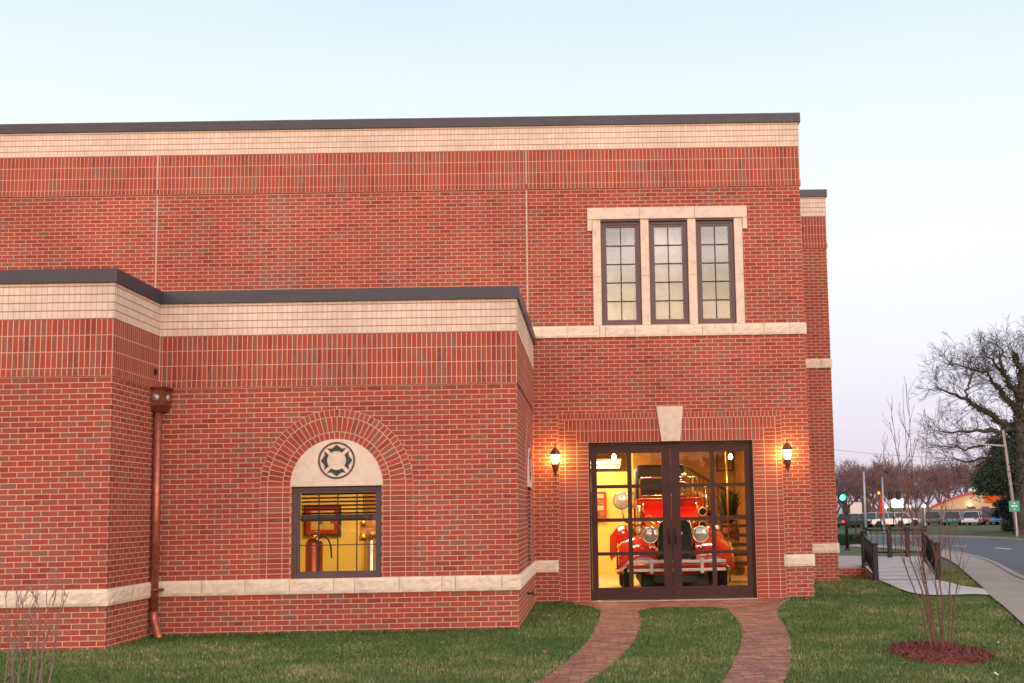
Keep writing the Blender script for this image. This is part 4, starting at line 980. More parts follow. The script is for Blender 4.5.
# lane dashes
for (x0, y0), (x1, y1) in (((952, 546.0), (966, 546.6)), ((995, 548.0), (1011, 549.4)), ((1050, 553.5), (1078, 557)), ((915, 543.8), (925, 544))):
    a = ground(x0, y0); b = ground(x1, y1); d = (b-a).normalized(); n_ = Vector((-d.y, d.x, 0))*.09
    sheet('lane_marking', [tuple((a+n_)[:2]), tuple((b+n_)[:2]), tuple((b-n_)[:2]), tuple((a-n_)[:2])], M_PAINT, .010)
# pale walk and gently rising ramp to the side entrance
WALK = smooth(W([(879.8, 581.6), (897.8, 589.7), (914, 595), (930.2, 596.7), (955, 596.4), (975, 595.5), (990, 596.5)]), 1)+W([(984, 590.4), (960.8, 587), (937.4, 581.2)])
sheet('walkway', WALK, M_CONC, .03, label='pale concrete walkway joining ramp and pavement')
r0, r1 = ground(879.5, 581), ground(937, 580.6); HT = .19
t0_, t1_ = at(864, 565.5, 2, HT), at(925, 562.5, 2, HT)
mb = MB(); S_ = 4
for k in range(S_):
    a, b = k/S_, (k+1)/S_-.012
    q = lambda s, e: Vector((*(r0.lerp(t0_, s) if e == 0 else r1.lerp(t1_, s))[:2], .03+(HT-.03)*s+gz(r0.y)*(1-s)))
    mb.face([q(a, 0), q(a, 1), q(b, 1), q(b, 0)])
    mb.face([q(b, 0), q(b, 1), q((k+1)/S_, 1)-Z_*.02, q((k+1)/S_, 0)-Z_*.02])
for e in (0, 1): A, B = q(0, e), q(1, e); mb.face([A, B, B-Z_*.5, A-Z_*.5])
o = mb.build('ramp', M_CONC, recalc=False); o['kind'] = 'structure'; o['label'] = 'pale concrete ramp between black handrails'
u0_, u1_ = at(890, 556.5, 2, HT), at(921, 556.0, 2, HT)
PL = [(XR2+.02, t0_.y), (t0_.x, t0_.y), (t1_.x, t1_.y), (u1_.x, u1_.y), (u0_.x, u0_.y), (XR2+.02, at(840, 553, 2, HT).y)]
mb = MB(); mb.face([(x, y, HT) for x, y in PL])
for i in range(len(PL)):
    a, b = PL[i-1], PL[i]; mb.face([(*a, HT), (*b, HT), (*b, -.8), (*a, -.8)])
o = mb.build('landing', M_CONC, recalc=False); o['kind'] = 'structure'
mb = MB(); a = t0_; mb.box(XR2+.03, a.y-.14, -.6, a.x-.02, a.y-.012, HT-.045); tag(mb.build('low_brick_wall', brick(.2032, .0677, .5)), 'low red brick wall under the edge of the concrete landing', 'wall')
# handrails
def railing(pts, label, picks=True, H=.95, post=.055):
    t = thing('handrail', label, 'handrail', (pts[0].x, pts[0].y, pts[0].z))
    for p in pts:
        mb = MB(); mb.bev(p.x-post, p.y-post, p.z-.1, p.x+post, p.y+post, p.z+H*.80, .008, 1); mb.bev(p.x-post-.015, p.y-post-.015, p.z+H*.80, p.x+post+.015, p.y+post+.015, p.z+H*.80+.04, .01, 1); mb.build('post', M_DARK, t)
    for a, b in zip(pts, pts[1:]):
        mb = MB()
        for h in (.76, .14): mb.tube([a+Z_*H*h, b+Z_*H*h], .022, 6)
        mb.build('rail', M_DARK, t)
        n_ = max(2, int((b-a).length/.16)); mb = MB()
        for k in range(1, n_):
            q = a.lerp(b, k/n_); mb.tube([q+Z_*H*.14, q+Z_*H*.76], .009, 4)
        mb.build('pickets', M_DARK, t)
    return t
gp = lambda x, y: ground(x, y)
pA, pB, pC, pD, pE, pF = gp(876, 581), at(864.5, 565.6, 2, HT), at(890, 557.5, 2, HT), gp(938.5, 581), at(925, 562, 2, HT), at(908, 557, 2, HT)
railing([pA, pB], 'black iron handrail on the building side of the ramp')
railing([pD, pE], 'black iron handrail on the road side of the ramp')
railing([at(866, 557, 2, HT), pC, pF, at(925, 556.5, 2, HT)], 'black iron railing along the far edge of the landing')

# mulch ring
rn = random.Random(8); mc = ground(940, 654.5)
ML = []
for k in range(40):
    a = 2*math.pi*k/40; r = 1+.06*math.sin(3*a+1)+rn.uniform(-.03, .03); ML.append((mc.x+math.cos(a)*.47*r, mc.y+math.sin(a)*.90*r))
M_MUL = noise_mat('red_mulch', [(.36, (.09, .020, .014)), (.5, (.19, .042, .030)), (.64, (.30, .085, .06))], 40, .9, 1, dist=.03)
mb = MB(); top = Vector((mc.x, mc.y, .06))
rings = [[Vector((mc.x+(x-mc.x)*s, mc.y+(y-mc.y)*s, z)) for x, y in ML] for s, z in ((1, .004), (.9, .035), (.6, .055), (.25, .062))]
for A, B in zip(rings, rings[1:]):
    for k in range(40): mb.face([A[k], A[(k+1) % 40], B[(k+1) % 40], B[k]], None, 0, True)
mb.face(rings[-1]); 
for k in range(1500):
    a = rn.random()*6.283; r = math.sqrt(rn.random())*(1.04 if k % 12 else 1.3); x, y = mc.x+math.cos(a)*.47*r, mc.y+math.sin(a)*.90*r; z = .062-.055*max(0, r-.3)**1.5
    d = Vector((rn.uniform(-1, 1), rn.uniform(-1, 1), rn.uniform(-.3, .5))).normalized()*rn.uniform(.015, .035); s_ = d.cross(Z_)*.25; c = Vector((x, y, max(z, .008)+.01))
    mb.face([c-d-s_, c+d-s_, c+d+s_, c-d+s_])
tag(mb.build('mulch', M_MUL, recalc=False), 'ring of red bark mulch round the multi-stemmed young tree', 'mulch', kind='stuff')

# ------------------------------------------------------------------ lawn blades
def lawn():
    rs = np.random.RandomState(5); NB = 420000
    X = rs.uniform(-13, 5.5, NB*3); Y = rs.uniform(-12.5, 12, NB*3)
    dist = np.sqrt((X-CAM.x)**2+(Y-CAM.y)**2); keep = rs.rand(len(X)) < np.clip((13/dist)**1.7, 0, 1)
    # only what the frame can see, with a margin for side steps
    ang = (X-CAM.x)/(Y-CAM.y); keep &= (ang > -.62) & (ang < .48)
    keep &= ~((Y > -.005) & (X < .0)); keep &= ~((Y > YW) & (X < XWR)); keep &= ~((Y > YL) & (X < XLR)); keep &= ~((Y > Y2) & (X < XR2+.0))
    idx = np.where(keep)[0]; X, Y = X[idx], Y[idx]
    def inside(P):
        P = np.array(P); c = np.zeros(len(X), bool); x1, y1 = P[-1]
        for x2, y2 in P:
            if y1 != y2:
                hit = ((y1 > Y) != (y2 > Y)) & (X < (x2-x1)*(Y-y1)/(y2-y1)+x1); c ^= hit
            x1, y1 = x2, y2
        return c
    ramp_p = [tuple(r0[:2]), tuple(r1[:2]), tuple(t1_[:2]), tuple(t0_[:2])]
    bad = np.zeros(len(X), bool)
    jx, jy = rs.normal(0, .022, len(X)), rs.normal(0, .022, len(X)); X += jx; Y += jy
    for P in (PATH_L, PATH_R, APRON, PAVE, WALK, ramp_p, PL, ML, ROAD): bad |= inside(P)
    X -= jx; Y -= jy
    X, Y = X[~bad], Y[~bad]; n = len(X)
    # patchiness
    def vn(s, seed, ax=1.0):
        G = np.random.RandomState(seed).rand(256, 256); u = (X*s*ax+61.3) % 255; v = (Y*s+87.1) % 255; i = u.astype(int); j = v.astype(int); fu = u-i; fv = v-j
        fu = fu*fu*(3-2*fu); fv = fv*fv*(3-2*fv)
        return (G[i, j]*(1-fu)+G[i+1, j]*fu)*(1-fv)+(G[i, j+1]*(1-fu)+G[i+1, j+1]*fu)*fv
    patch = .40*vn(.8, 1)+.35*vn(2.3, 2)+.25*vn(6, 3)
    h = rs.uniform(.016, .038, n)*(.7+.6*patch)
    near = (np.abs(Y) < .25) & (X < .0) | ((np.abs(Y-YW) < .2) & (X < XWR)); h[near] *= 1.7
    th = rs.uniform(0, 6.283, n); lean = rs.uniform(0, .75, n)*h; wd = rs.uniform(.0035, .007, n)*np.clip(dist[idx][~bad]/13, 1, 1.8)
    zg = np.where(Y > 3, -.65*(Y-3)/45, 0)
    ca, sa = np.cos(th), np.sin(th); V = np.empty((n, 3, 3), np.float32)
    V[:, 0] = np.stack([X-ca*wd, Y-sa*wd, zg], 1); V[:, 1] = np.stack([X+ca*wd, Y+sa*wd, zg], 1)
    V[:, 2] = np.stack([X-sa*lean, Y+ca*lean, zg+h], 1)
    me = bpy.data.meshes.new('lawn_grass'); me.vertices.add(n*3); me.vertices.foreach_set('co', V.ravel())
    me.loops.add(n*3); me.loops.foreach_set('vertex_index', np.arange(n*3, dtype=np.int32)); me.polygons.add(n); me.polygons.foreach_set('loop_start', np.arange(0, n*3, 3, dtype=np.int32))
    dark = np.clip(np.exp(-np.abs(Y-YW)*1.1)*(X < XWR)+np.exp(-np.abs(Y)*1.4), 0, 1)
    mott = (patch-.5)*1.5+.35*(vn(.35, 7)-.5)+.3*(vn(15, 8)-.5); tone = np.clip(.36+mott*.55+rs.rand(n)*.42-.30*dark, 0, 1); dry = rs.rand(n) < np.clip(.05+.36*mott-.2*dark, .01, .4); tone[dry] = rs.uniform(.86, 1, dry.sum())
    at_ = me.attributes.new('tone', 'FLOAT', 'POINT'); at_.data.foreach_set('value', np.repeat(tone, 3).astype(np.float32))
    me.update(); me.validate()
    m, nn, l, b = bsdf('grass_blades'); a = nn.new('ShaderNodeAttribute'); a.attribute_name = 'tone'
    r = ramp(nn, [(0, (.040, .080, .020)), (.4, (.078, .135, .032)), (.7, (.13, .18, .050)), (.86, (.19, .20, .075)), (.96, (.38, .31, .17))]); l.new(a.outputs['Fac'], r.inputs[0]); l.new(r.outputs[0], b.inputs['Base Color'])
    b.inputs['Roughness'].default_value = .6; b.inputs['Specular IOR Level'].default_value = .25
    me.materials.append(m); o = bpy.data.objects.new('lawn_grass', me); COL.objects.link(o)
    tag(o, 'short patchy green and tan grass of the lawn', 'grass', kind='stuff')
lawn()
# fallen leaves and litter
M_LEAF = plain('dead_leaf', (.24, .12, .06), .8, 0, .4, 20); M_WHT = plain('white_petal', (.75, .70, .68), .7)
def scrap(p, s_, mat, label, seed, cat='leaf', grp='dead leaves on the lawn', nm='fallen_leaf'):
    rr = random.Random(seed); mb = MB(); K = 7; c = Vector((p.x, p.y, p.z+.035)); ring_ = []
    for k in range(K):
        a = 2*math.pi*k/K; ring_.append(c+Vector((math.cos(a)*s_*rr.uniform(.5, 1.1), math.sin(a)*s_*rr.uniform(.6, 1.3), rr.uniform(-.01, .025))))
    for k in range(K): mb.face([c, ring_[k], ring_[(k+1) % K]])
    return tag(mb.build(nm, mat, recalc=False), label, cat, grp)
scrap(ground(548, 618), .045, M_WHT, 'crumpled pale scrap on the grass by the wing corner', 1, 'scrap', 'scraps on the lawn', 'paper_scrap')
scrap(ground(995.5, 678), .03, M_WHT, 'small white scrap on the grass below the mulch ring', 2, 'scrap', 'scraps on the lawn', 'paper_scrap')
scrap(ground(914, 658), .022, M_WHT, 'tiny white scrap lying on the red mulch', 3, 'scrap', 'scraps on the lawn', 'paper_scrap')
scrap(ground(999, 646), .015, M_WHT, 'tiny white scrap on the grass right of the mulch ring', 4, 'scrap', 'scraps on the lawn', 'paper_scrap')
rr = random.Random(12)
for k, (x, y) in enumerate([(203, 651), (318, 658), (360, 640), (258, 671), (120, 668), (170, 655), (545, 655), (450, 648), (640, 620), (700, 618), (560, 640), (668, 662), (905, 668), (840, 655), (820, 620), (880, 640), (960, 620), (410, 668), (500, 640), (300, 640)]):
    scrap(ground(x, y), .03, M_LEAF, 'small brown dead leaf lying on the lawn', 20+k)

# ------------------------------------------------------------------ woody plants
M_MYR = plain('young_bark', (.15, .058, .048), .75, 0, .3, 30)
M_TWIG = plain('grey_twig', (.24, .15, .13), .8, 0, .25, 20)
M_BARK = plain('winter_bark', (.13, .085, .075), .9, 0, .3, 3)
M_RTW = plain('reddish_winter_twigs', (.15, .085, .085), .9, 0, .25, 2)
M_OAK = plain('dark_bark', (.060, .048, .036), .9, 0, .3, 2)
M_OTW = plain('dark_twigs', (.055, .038, .034), .9, 0, .3, 2)
def stick(mb, a, b, ra, rb, n=4):
    mb.tube([a, b], [ra, rb], n, 0, False, False)
def twigs(mb, rnd, p, d, ln, r, depth, spread=.6, nkids=3, up=.15, rmin=.004):
    segs = 3; q = p; dd = d.copy()
    pts = [p]; rs_ = [r]
    for k in range(segs):
        dd = (dd+Vector((rnd.gauss(0, .16), rnd.gauss(0, .16), rnd.gauss(0, .12)+up*.4))).normalized(); q = q+dd*ln/segs; pts.append(q); rs_.append(max(rmin, r*(1-.28*(k+1)/segs*1.6)))
    mb.tube(pts, rs_, 4 if r > .03 else 3, 0, False, False)
    if depth <= 0: return
    for k in range(nkids):
        t = .35+.65*(k+rnd.random())/nkids; i = min(segs-1, int(t*segs)); s = pts[i].lerp(pts[i+1], t*segs-i)
        ax = Vector((rnd.gauss(0, 1), rnd.gauss(0, 1), rnd.gauss(0, .7))); ax = (ax-dd*ax.dot(dd)).normalized()
        nd = (dd+ax*spread*rnd.uniform(.7, 1.4)).normalized()
        twigs(mb, rnd, s, nd, ln*rnd.uniform(.55, .78), max(rmin, r*.58), depth-1, spread, nkids, up, rmin)
# crape myrtle on the mulch ring
cm = thing('young_tree', 'bare multi-stemmed reddish young tree growing from the red mulch ring', 'tree', (mc.x, mc.y, 0))
def polystems(root, lines, Y0, seed, r0, r1, mat, tw, twl, nm='stem', ylow=650):
    rnd = random.Random(seed)
    for L_ in lines:
        yy = Y0+rnd.uniform(-.12, .12); n_ = len(L_); lean = rnd.uniform(-.25, .25); pts = []
        for k, (x, y) in enumerate(L_):
            p = at(x, y, 1, yy+lean*k/n_)
            if k == 0: p.z = -.02
            pts.append(p)
        # smooth subdivision with a little wobble
        S = []
        for a, b in zip(pts, pts[1:]):
            for s in range(4): S.append(a.lerp(b, s/4)+Vector((rnd.gauss(0, .004), rnd.gauss(0, .01), 0)))
        S.append(pts[-1]); mb = MB(); m_ = len(S)
        mb.tube(S, [r0+(r1-r0)*k/(m_-1) for k in range(m_)], 6)
        for k in range(int(m_*.3), m_-1):
            for _ in range(tw):
                if rnd.random() < .75:
                    d = (S[k+1]-S[k]).normalized(); ax = Vector((rnd.gauss(0, 1), rnd.gauss(0, .6), .3)).normalized()
                    twigs(mb, rnd, S[k], (d+ax*.42).normalized(), twl*rnd.uniform(.4, 1.15), .0042, 1, .35, 2, .25, .002)
        mb.build(nm, mat, root, recalc=False)
ST = [[(938, 652), (927, 600), (915, 540), (907, 470), (903, 385)], [(940, 652), (930, 610), (922, 560), (913, 480), (908, 395)], [(936, 652), (922, 590), (903, 540), (888, 500), (880, 455)],
      [(942, 652), (934, 600), (927, 540), (920, 470), (914, 405)], [(934, 652), (918, 600), (900, 552), (884, 523), (872, 505)], [(943, 652), (942, 600), (934, 550), (928, 500), (925, 455)],
      [(948, 652), (950, 600), (950, 550), (946, 500), (943, 470)], [(950, 652), (956, 600), (954, 555), (953, 510)], [(939, 652), (929, 595), (912, 520), (897, 455), (892, 415)], [(937, 652), (925, 610), (916, 560), (902, 490), (895, 440)],
      [(951, 652), (953, 615), (959, 570), (965, 535)], [(945, 652), (938, 610), (935, 570), (940, 520), (942, 505)]]
polystems(cm, ST[:3]+ST[4:7]+ST[8:9]+ST[10:], mc.y, 3, .0095, .0018, M_MYR, 1, .38)
sb_ = ground(26, 702); fs = thing('bare_shrub', 'pale bare twiggy shrub in front of the left brick wall', 'shrub', (sb_.x, sb_.y, 0))
LN = [[(2, 702), (8, 653), (10, 632), (5, 592)], [(13, 702), (12.6, 657), (17, 623), (20, 594)], [(19, 702), (20.7, 650), (23.4, 619), (21.6, 587)], [(36, 702), (43, 650), (47, 619), (48, 582)], [(40, 702), (44, 646), (52, 614), (57, 578)], [(46, 702), (54, 650), (59, 614), (68.5, 592)],
      [(27, 702), (31, 655), (34, 620), (36, 598)], [(33, 702), (38, 650), (40, 610), (33, 590)], [(-4, 702), (0, 650), (3, 620)], [(9, 702), (14, 660), (28, 630), (31, 606)]]
polystems(fs, LN, sb_.y, 5, .0085, .0025, M_TWIG, 1, .16)

# ------------------------------------------------------------------ distant bare trees
def bare_tree(seed, H=10.0, spread=.55, depth=4, nk=4, base_r=.2, name='bare_tree', mats=(M_BARK, M_RTW), rmin=.016):
    rnd = random.Random(seed); t = bpy.data.objects.new(name, None); COL.objects.link(t)
    mb = MB(); th = H*rnd.uniform(.22, .32); pts = [Vector((0, 0, -.3)), Vector((rnd.uniform(-.1, .1), 0, th*.5)), Vector((rnd.uniform(-.2, .2), rnd.uniform(-.2, .2), th))]
    mb.tube(pts, [base_r*1.25, base_r, base_r*.85], 8, 0, False, True)
    limbs = []
    for k in range(6):
        a = k*2.4+rnd.random(); up = rnd.uniform(.9, 1.9) if k else 3; d = Vector((math.cos(a), math.sin(a), up)).normalized(); ln = H*.32*rnd.uniform(.8, 1.2)
        p = pts[1].lerp(pts[2], rnd.uniform(.3, 1)); e = p+d*ln; mb.tube([p, p+d*ln*.5+Vector((rnd.gauss(0, .1), rnd.gauss(0, .1), .1)), e], [base_r*.55, base_r*.4, base_r*.26], 5, 0, False, True); limbs.append((p, d, ln))
    mb.build('trunk', mats[0], t, recalc=False)
    mb = MB()
    for p, d, ln in limbs:
        for s in (.45, .7, .85, 1.0, 1.0):
            ax = Vector((rnd.gauss(0, 1), rnd.gauss(0, 1), rnd.gauss(0, .6))).normalized()
            twigs(mb, rnd, p+d*ln*s, (d+ax*spread).normalized(), H*.2*rnd.uniform(.8, 1.2), base_r*.22, depth, spread, nk, .2, rmin)
    mb.build('crown', mats[1], t, recalc=False)
    return t
protos = [bare_tree(s, 10, sp_, 3, 4) for s, sp_ in ((1, .6), (2, .75), (3, .5))]
spots = [(846, 140, 1.2, 'bare tree closest to the brick wall behind the green traffic signal'), (857, 170, 1.05, 'second bare tree from the building, above the box truck'), (869, 140, 1.05, 'bare tree standing directly behind the pale lamp pole'), (880, 185, 1.15, 'bare tree behind the red vertical sign'),
         (892, 160, .95, 'bare tree directly above the bright white sign'), (905, 190, 1.12, 'bare tree seen through the tallest stems of the young tree'), (917, 150, .85, 'bare tree above the two parking lot lamps'), (929, 175, 1.0, 'bare tree left of the arched roof of the tan store'),
         (941, 200, 1.1, 'bare tree above the low left end of the arched roof'), (953, 215, 1.1, 'bare tree behind the middle of the tan store'), (966, 210, 1.0, 'bare tree behind the white domes of the tan store'), (979, 222, 1.1, 'bare tree partly hidden by the dark evergreen'),
         (836, 120, 1.15, 'bare tree whose crown just clears the brick corner'), (1003, 240, 1.2, 'bare tree behind the right end of the tan store'), (874, 215, 1.2, 'farthest bare tree between the two light poles')]
for k, (px, Y, s, lab) in enumerate(spots):
    t = protos[k] if k < 3 else copy_tree(protos[k % 3]); p = at(px, 520, 1, Y-21)
    t.location = (p.x, p.y, -.65); t.rotation_euler.z = k*1.7; q = s*Y/165*.80; t.scale = (q*1.15, q*1.15, q); tag(t, lab, 'tree', 'bare trees behind the parking lot')
# big ivy-clad tree at the right edge
by = 66; bp0 = at(1021, 530, 1, by)
bt_ = thing('large_bare_tree', 'huge spreading bare tree with ivy-clad limbs at the right edge', 'tree', (bp0.x, bp0.y, -.65))
rnd = random.Random(21)
limbs = [([(1021, 540), (1020, 490), (1019, 440), (1019, 405), (1021, 380), (1018, 362), (1013, 352)], .50, .12), ([(1019, 440), (1003, 425), (984, 411), (966, 399), (952, 394), (938, 388)], .26, .05), ([(966, 399), (967, 388), (971, 378)], .12, .04),
         ([(1019, 430), (1000, 432), (975, 430), (958, 433), (940, 431)], .2, .04), ([(1019, 412), (1006, 398), (996, 385), (989, 377), (985, 370)], .24, .05), ([(1019, 405), (1013, 388), (1004, 374), (1001, 360), (1003, 350)], .26, .05),
         ([(1021, 400), (1034, 385), (1048, 365), (1058, 350)], .28, .06), ([(1021, 420), (1045, 405), (1070, 395)], .24, .05), ([(1021, 378), (1029, 360), (1033, 345)], .2, .05), ([(1000, 432), (985, 445), (965, 449), (945, 446)], .12, .03), ([(988, 374), (975, 370), (963, 366), (950, 364)], .10, .03),
         ([(1004, 374), (994, 362), (984, 354)], .12, .03), ([(1010, 460), (990, 458), (965, 462), (948, 458)], .14, .03)]
mbT, mbC, mbI = MB(), MB(), MB()
for L_, ra, rb in limbs:
    dz = rnd.uniform(-3.0, 3.0); pts = []
    for k, (x, y) in enumerate(L_): pts.append(at(x, y, 1, by+(dz*k/len(L_) if ra < .5 else 0)))
    if ra == .5: pts[0].z = -.9
    S = []
    for a, b in zip(pts, pts[1:]):
        for s in range(3): S.append(a.lerp(b, s/3)+Vector((rnd.gauss(0, .07), rnd.gauss(0, .15), rnd.gauss(0, .07))))
    S.append(pts[-1]); n_ = len(S); rr_ = [ra+(rb-ra)*k/(n_-1) for k in range(n_)]
    mbT.tube(S, rr_, 8, 0, False, True)
    for k in range(1, n_):
        if ra == .5 and k < n_*.5: pass
        else:
            for _ in range(2 if k < n_-1 else 4):
                d = (S[k]-S[k-1]).normalized(); ax = Vector((rnd.gauss(0, 1), rnd.gauss(0, 1), rnd.gauss(.2, .8))).normalized()
                twigs(mbC, rnd, S[k], (d*.7+ax*.8).normalized(), rnd.uniform(.8, 1.6), .028, 3, .7, 3, .05, .007)
        # ivy leaves hugging the thick wood
        if rr_[k] > .13:
            for _ in range(int(240*rr_[k])):
                c = S[k].lerp(S[k-1], rnd.random()); v = Vector((rnd.gauss(0, 1), rnd.gauss(0, 1), rnd.gauss(0, 1))).normalized(); c = c+v*(rr_[k]+rnd.uniform(0, .22)); a = Vector((rnd.gauss(0, 1), rnd.gauss(0, 1), rnd.gauss(0, 1))).normalized()*.09; b = v.cross(a).normalized()*.08; mbI.face([c-a, c-b, c+a, c+b])
for k in range(9500):
    q = rnd.random(); x = 978+40*q+rnd.gauss(0, 4); y = 484-44*q*rnd.random()+rnd.gauss(0, 6)
    c = at(x, y, 1, by+1+rnd.gauss(0, 1.2)); a = Vector((rnd.gauss(0, 1), rnd.gauss(0, 1), rnd.gauss(-.3, 1))).normalized()*rnd.uniform(.06, .17); b = a.orthogonal().normalized()*.05; mbI.face([c-a, c-b, c+a, c+b])
for L_ in ([(1019, 465), (1002, 466), (985, 474), (974, 484)], [(1018, 448), (1000, 452), (984, 462), (972, 468)]): mbT.tube([at(x, y, 1, by+1) for x, y in L_], [.12, .09, .06, .03], 6, 0, False, True)
mbT.build('trunk', M_OAK, bt_, recalc=False); mbC.build('crown', M_OTW, bt_, recalc=False)
M_IVY = plain('ivy_leaf', (.020, .032, .013), .6, 0, .5, 1.5); mbI.build('ivy', M_IVY, bt_, recalc=False)
# dark evergreens in front of it
M_EVG = plain('evergreen_leaf', (.009, .017, .010), .7, 0, .5, .8)
def evergreen(px, Y, zt, rad, seed, label, n=9000, zb=.2):
    p = at(px, 520, 1, Y); t = thing('evergreen_tree', label, 'tree', (p.x, p.y, -.65), 'dark evergreens at the right edge'); rn_ = random.Random(seed)
    mb = MB(); mb.tube([(p.x, p.y, -.8), (p.x+.1, p.y, zt*.5), (p.x, p.y, zt*.9)], [.22, .15, .05], 7, 0, False, True)
    boughs = []
    for k in range(34):
        z = zb+(zt-zb)*k/34; a = rn_.random()*6.28; L_ = rad*(1-.55*(k/34)**1.6)*rn_.uniform(.55, 1.15); s = Vector((p.x, p.y, z)); e = s+Vector((math.cos(a)*L_, math.sin(a)*L_, rn_.uniform(-.4, .5))); boughs.append((s, e)); mb.tube([s, s.lerp(e, .5)+Vector((0, 0, .15)), e], [.06, .04, .015], 4, 0, False, False)
    mb.build('trunk', M_OAK, t, recalc=False); mb = MB()
    for k in range(n):
        s, e = boughs[int(rn_.random()*len(boughs))]; q = rn_.random()**.6; c = s.lerp(e, q)+Vector((rn_.gauss(0, .28), rn_.gauss(0, .28), rn_.gauss(0, .20)-.1))
        a = Vector((rn_.gauss(0, 1), rn_.gauss(0, 1), rn_.gauss(-.3, .6))).normalized()*rn_.uniform(.10, .24); b = a.cross(Vector((rn_.gauss(0, 1), rn_.gauss(0, 1), rn_.gauss(0, 1)))).normalized()*.05; mb.face([c-a, c-b, c+a, c+b])
    mb.build('crown', M_EVG, t, recalc=False)
evergreen(1014, 78, 6.6, 1.5, 1, 'dark dense evergreen behind the leaning light pole', 20000, -.5)
evergreen(1004, 86, 7.2, 1.7, 3, 'dark evergreen with boughs drooping over the orange store sign', 15000, 2.9)
evergreen(1027, 74, 8.6, 2.1, 2, 'tallest dark evergreen behind the green road sign', 16000, -.5)
evergreen(1043, 70, 6.8, 2.4, 4, 'dark evergreen cut by the right edge of the picture', 12000, -.5)

# ------------------------------------------------------------------ street furniture
M_POLE = plain('weathered_pole', (.32, .27, .24), .8); M_GALV = plain('galvanised_steel', (.45, .44, .47), .5, .3)
def gb(px, Y): p = at(px, 520, 1, Y); return Vector((p.x, Y, gz(Y)))
# leaning street light
a, b = at(1017.5, 533, 1, 64), at(1003, 430, 1, 64); sl = thing('street_light', 'leaning pale street light pole with a long arm over the road', 'street light', (a.x, 64, gz(64)))
a.z = gz(64)-.1; mb = MB(); mb.tube([a, b], [.14, .085], 10); mb.build('pole', M_POLE, sl)
mb = MB(); c0 = at(1005, 446, 1, 64); mb.tube([c0, at(985, 444.6, 1, 63), at(966, 442, 1, 62)], [.075, .065, .055], 8); mb.build('arm', M_GALV, sl)
c1 = at(964, 441.8, 1, 62); mb = MB(); mb.bev(c1.x-.35, c1.y-.12, c1.z-.05, c1.x+.22, c1.y+.12, c1.z+.07, .05, 2); mb.build('lamp_head', M_GALV, sl)
# green road sign
s0 = at(1014.3, 506.3, 1, 61.5); rs_ = thing('road_sign', 'small green road sign with white marks on a thin post', 'road sign', (s0.x, 61.5, gz(61.5)))
mb = MB(); mb.box(s0.x+.06, 61.53, gz(61.5)-.1, s0.x+.13, 61.58, s0.z+.3); mb.build('post', M_GALV, rs_)
mb = MB(); mb.bev(s0.x-.36, 61.49, s0.z-.36, s0.x+.36, 61.51, s0.z+.36, .008, 1); mb.build('panel', plain('sign_green', (.01, .30, .17), .4), rs_)
mb = MB()
for x, z, w_, h_ in ((0, .20, .10, .09), (-.16, .02, .10, .11), (-.02, .02, .10, .11), (.13, .02, .10, .11), (0, -.19, .09, .10)):
    mb.box(s0.x+x-w_/2, 61.482, s0.z+z-h_/2, s0.x+x+w_/2, 61.488, s0.z+z+h_/2)
mb.build('markings', plain('sign_white', (.75, .78, .75), .5), rs_)
# green signal on its post by the lawn
p = gb(846.3, 36); sg = thing('traffic_signal', 'post-mounted traffic signal showing a green light beside the building', 'traffic signal', p)
z1_ = at(846, 491, 1, 36).z; mb = MB(); mb.tube([p-Z_*.1, (p.x, p.y, z1_-.1)], .075, 10); mb.tube([p-Z_*.05, p+Z_*.12], .14, 10); mb.build('post', M_DARK, sg)
hx = at(842.3, 497.5, 1, 35.8); mb = MB(); mb.bev(hx.x-.20, 35.75, hx.z-.28, hx.x+.20, 36.0, hx.z+.32, .03, 2); mb.bev(p.x-.16, 35.8, hx.z-.75, p.x+.16, 36.05, hx.z-.32, .02, 2); mb.build('signal_head', M_DARK, sg)
mb = MB(); mb.lathe([(.13, 0), (.10, .03), (0, .045)], (hx.x, 35.75, hx.z), 'Y', 20); mb.build('green_lens', emit('signal_green', (.05, 1, .45), 9), sg)
mb = MB(); K = 12
for k in range(K):
    t0, t1 = math.pi*k/K, math.pi*(k+1)/K; mb.face([(hx.x+math.cos(t)*.15, y, hx.z+math.sin(t)*.15) for t, y in ((t0, 35.74), (t1, 35.74), (t1, 35.52), (t0, 35.52))])
mb.build('visor', M_DARK, sg, recalc=False)
p = gb(855.5, 52); sp_ = thing('sign_post', 'short dark post standing on the grass behind the green signal', 'post', p); mb = MB(); mb.tube([p-Z_*.1, p+Z_*1.2], .06, 8); mb.bev(p.x-.09, p.y-.09, p.z+1.2, p.x+.09, p.y+.09, p.z+1.27, .02, 1); mb.build('shaft', M_DARK, sp_)
# light poles and hanging signals
def pole(px, ytop, Y, r, label, mat, head=None):
    p = gb(px, Y); zt_ = at(px, ytop, 1, Y).z; t = thing('light_pole', label, 'light pole', p); mb = MB(); mb.tube([p-Z_*.1, (p.x, p.y, zt_)], [r, r*.7], 8); mb.tube([p-Z_*.05, p+Z_*.3], r*1.6, 8); mb.build('pole', mat, t)
    mb = MB()
    if head is None: mb.lathe([(0, zt_-.02), (.085, zt_-.02), (.09, zt_+.06), (0, zt_+.12)], (p.x, p.y, 0), n=12)
    else: mb.lathe([(0, zt_-.13), (.12, zt_-.09), (.17, zt_), (.12, zt_+.09), (0, zt_+.13)], (p.x, p.y, 0), n=14)
    mb.build('pole_cap' if head is None else 'lamp_globe', M_GALV if head is None else head, t); return t
M_WARML = emit('warm_lamp', (1, .74, .36), 22)
pole(865.7, 473, 75, .10, 'pale tall pole rising left of the parked white cars', M_GALV)
pole(884, 478, 82, .09, 'pale tall pole between the red sign and the white sign', M_GALV)
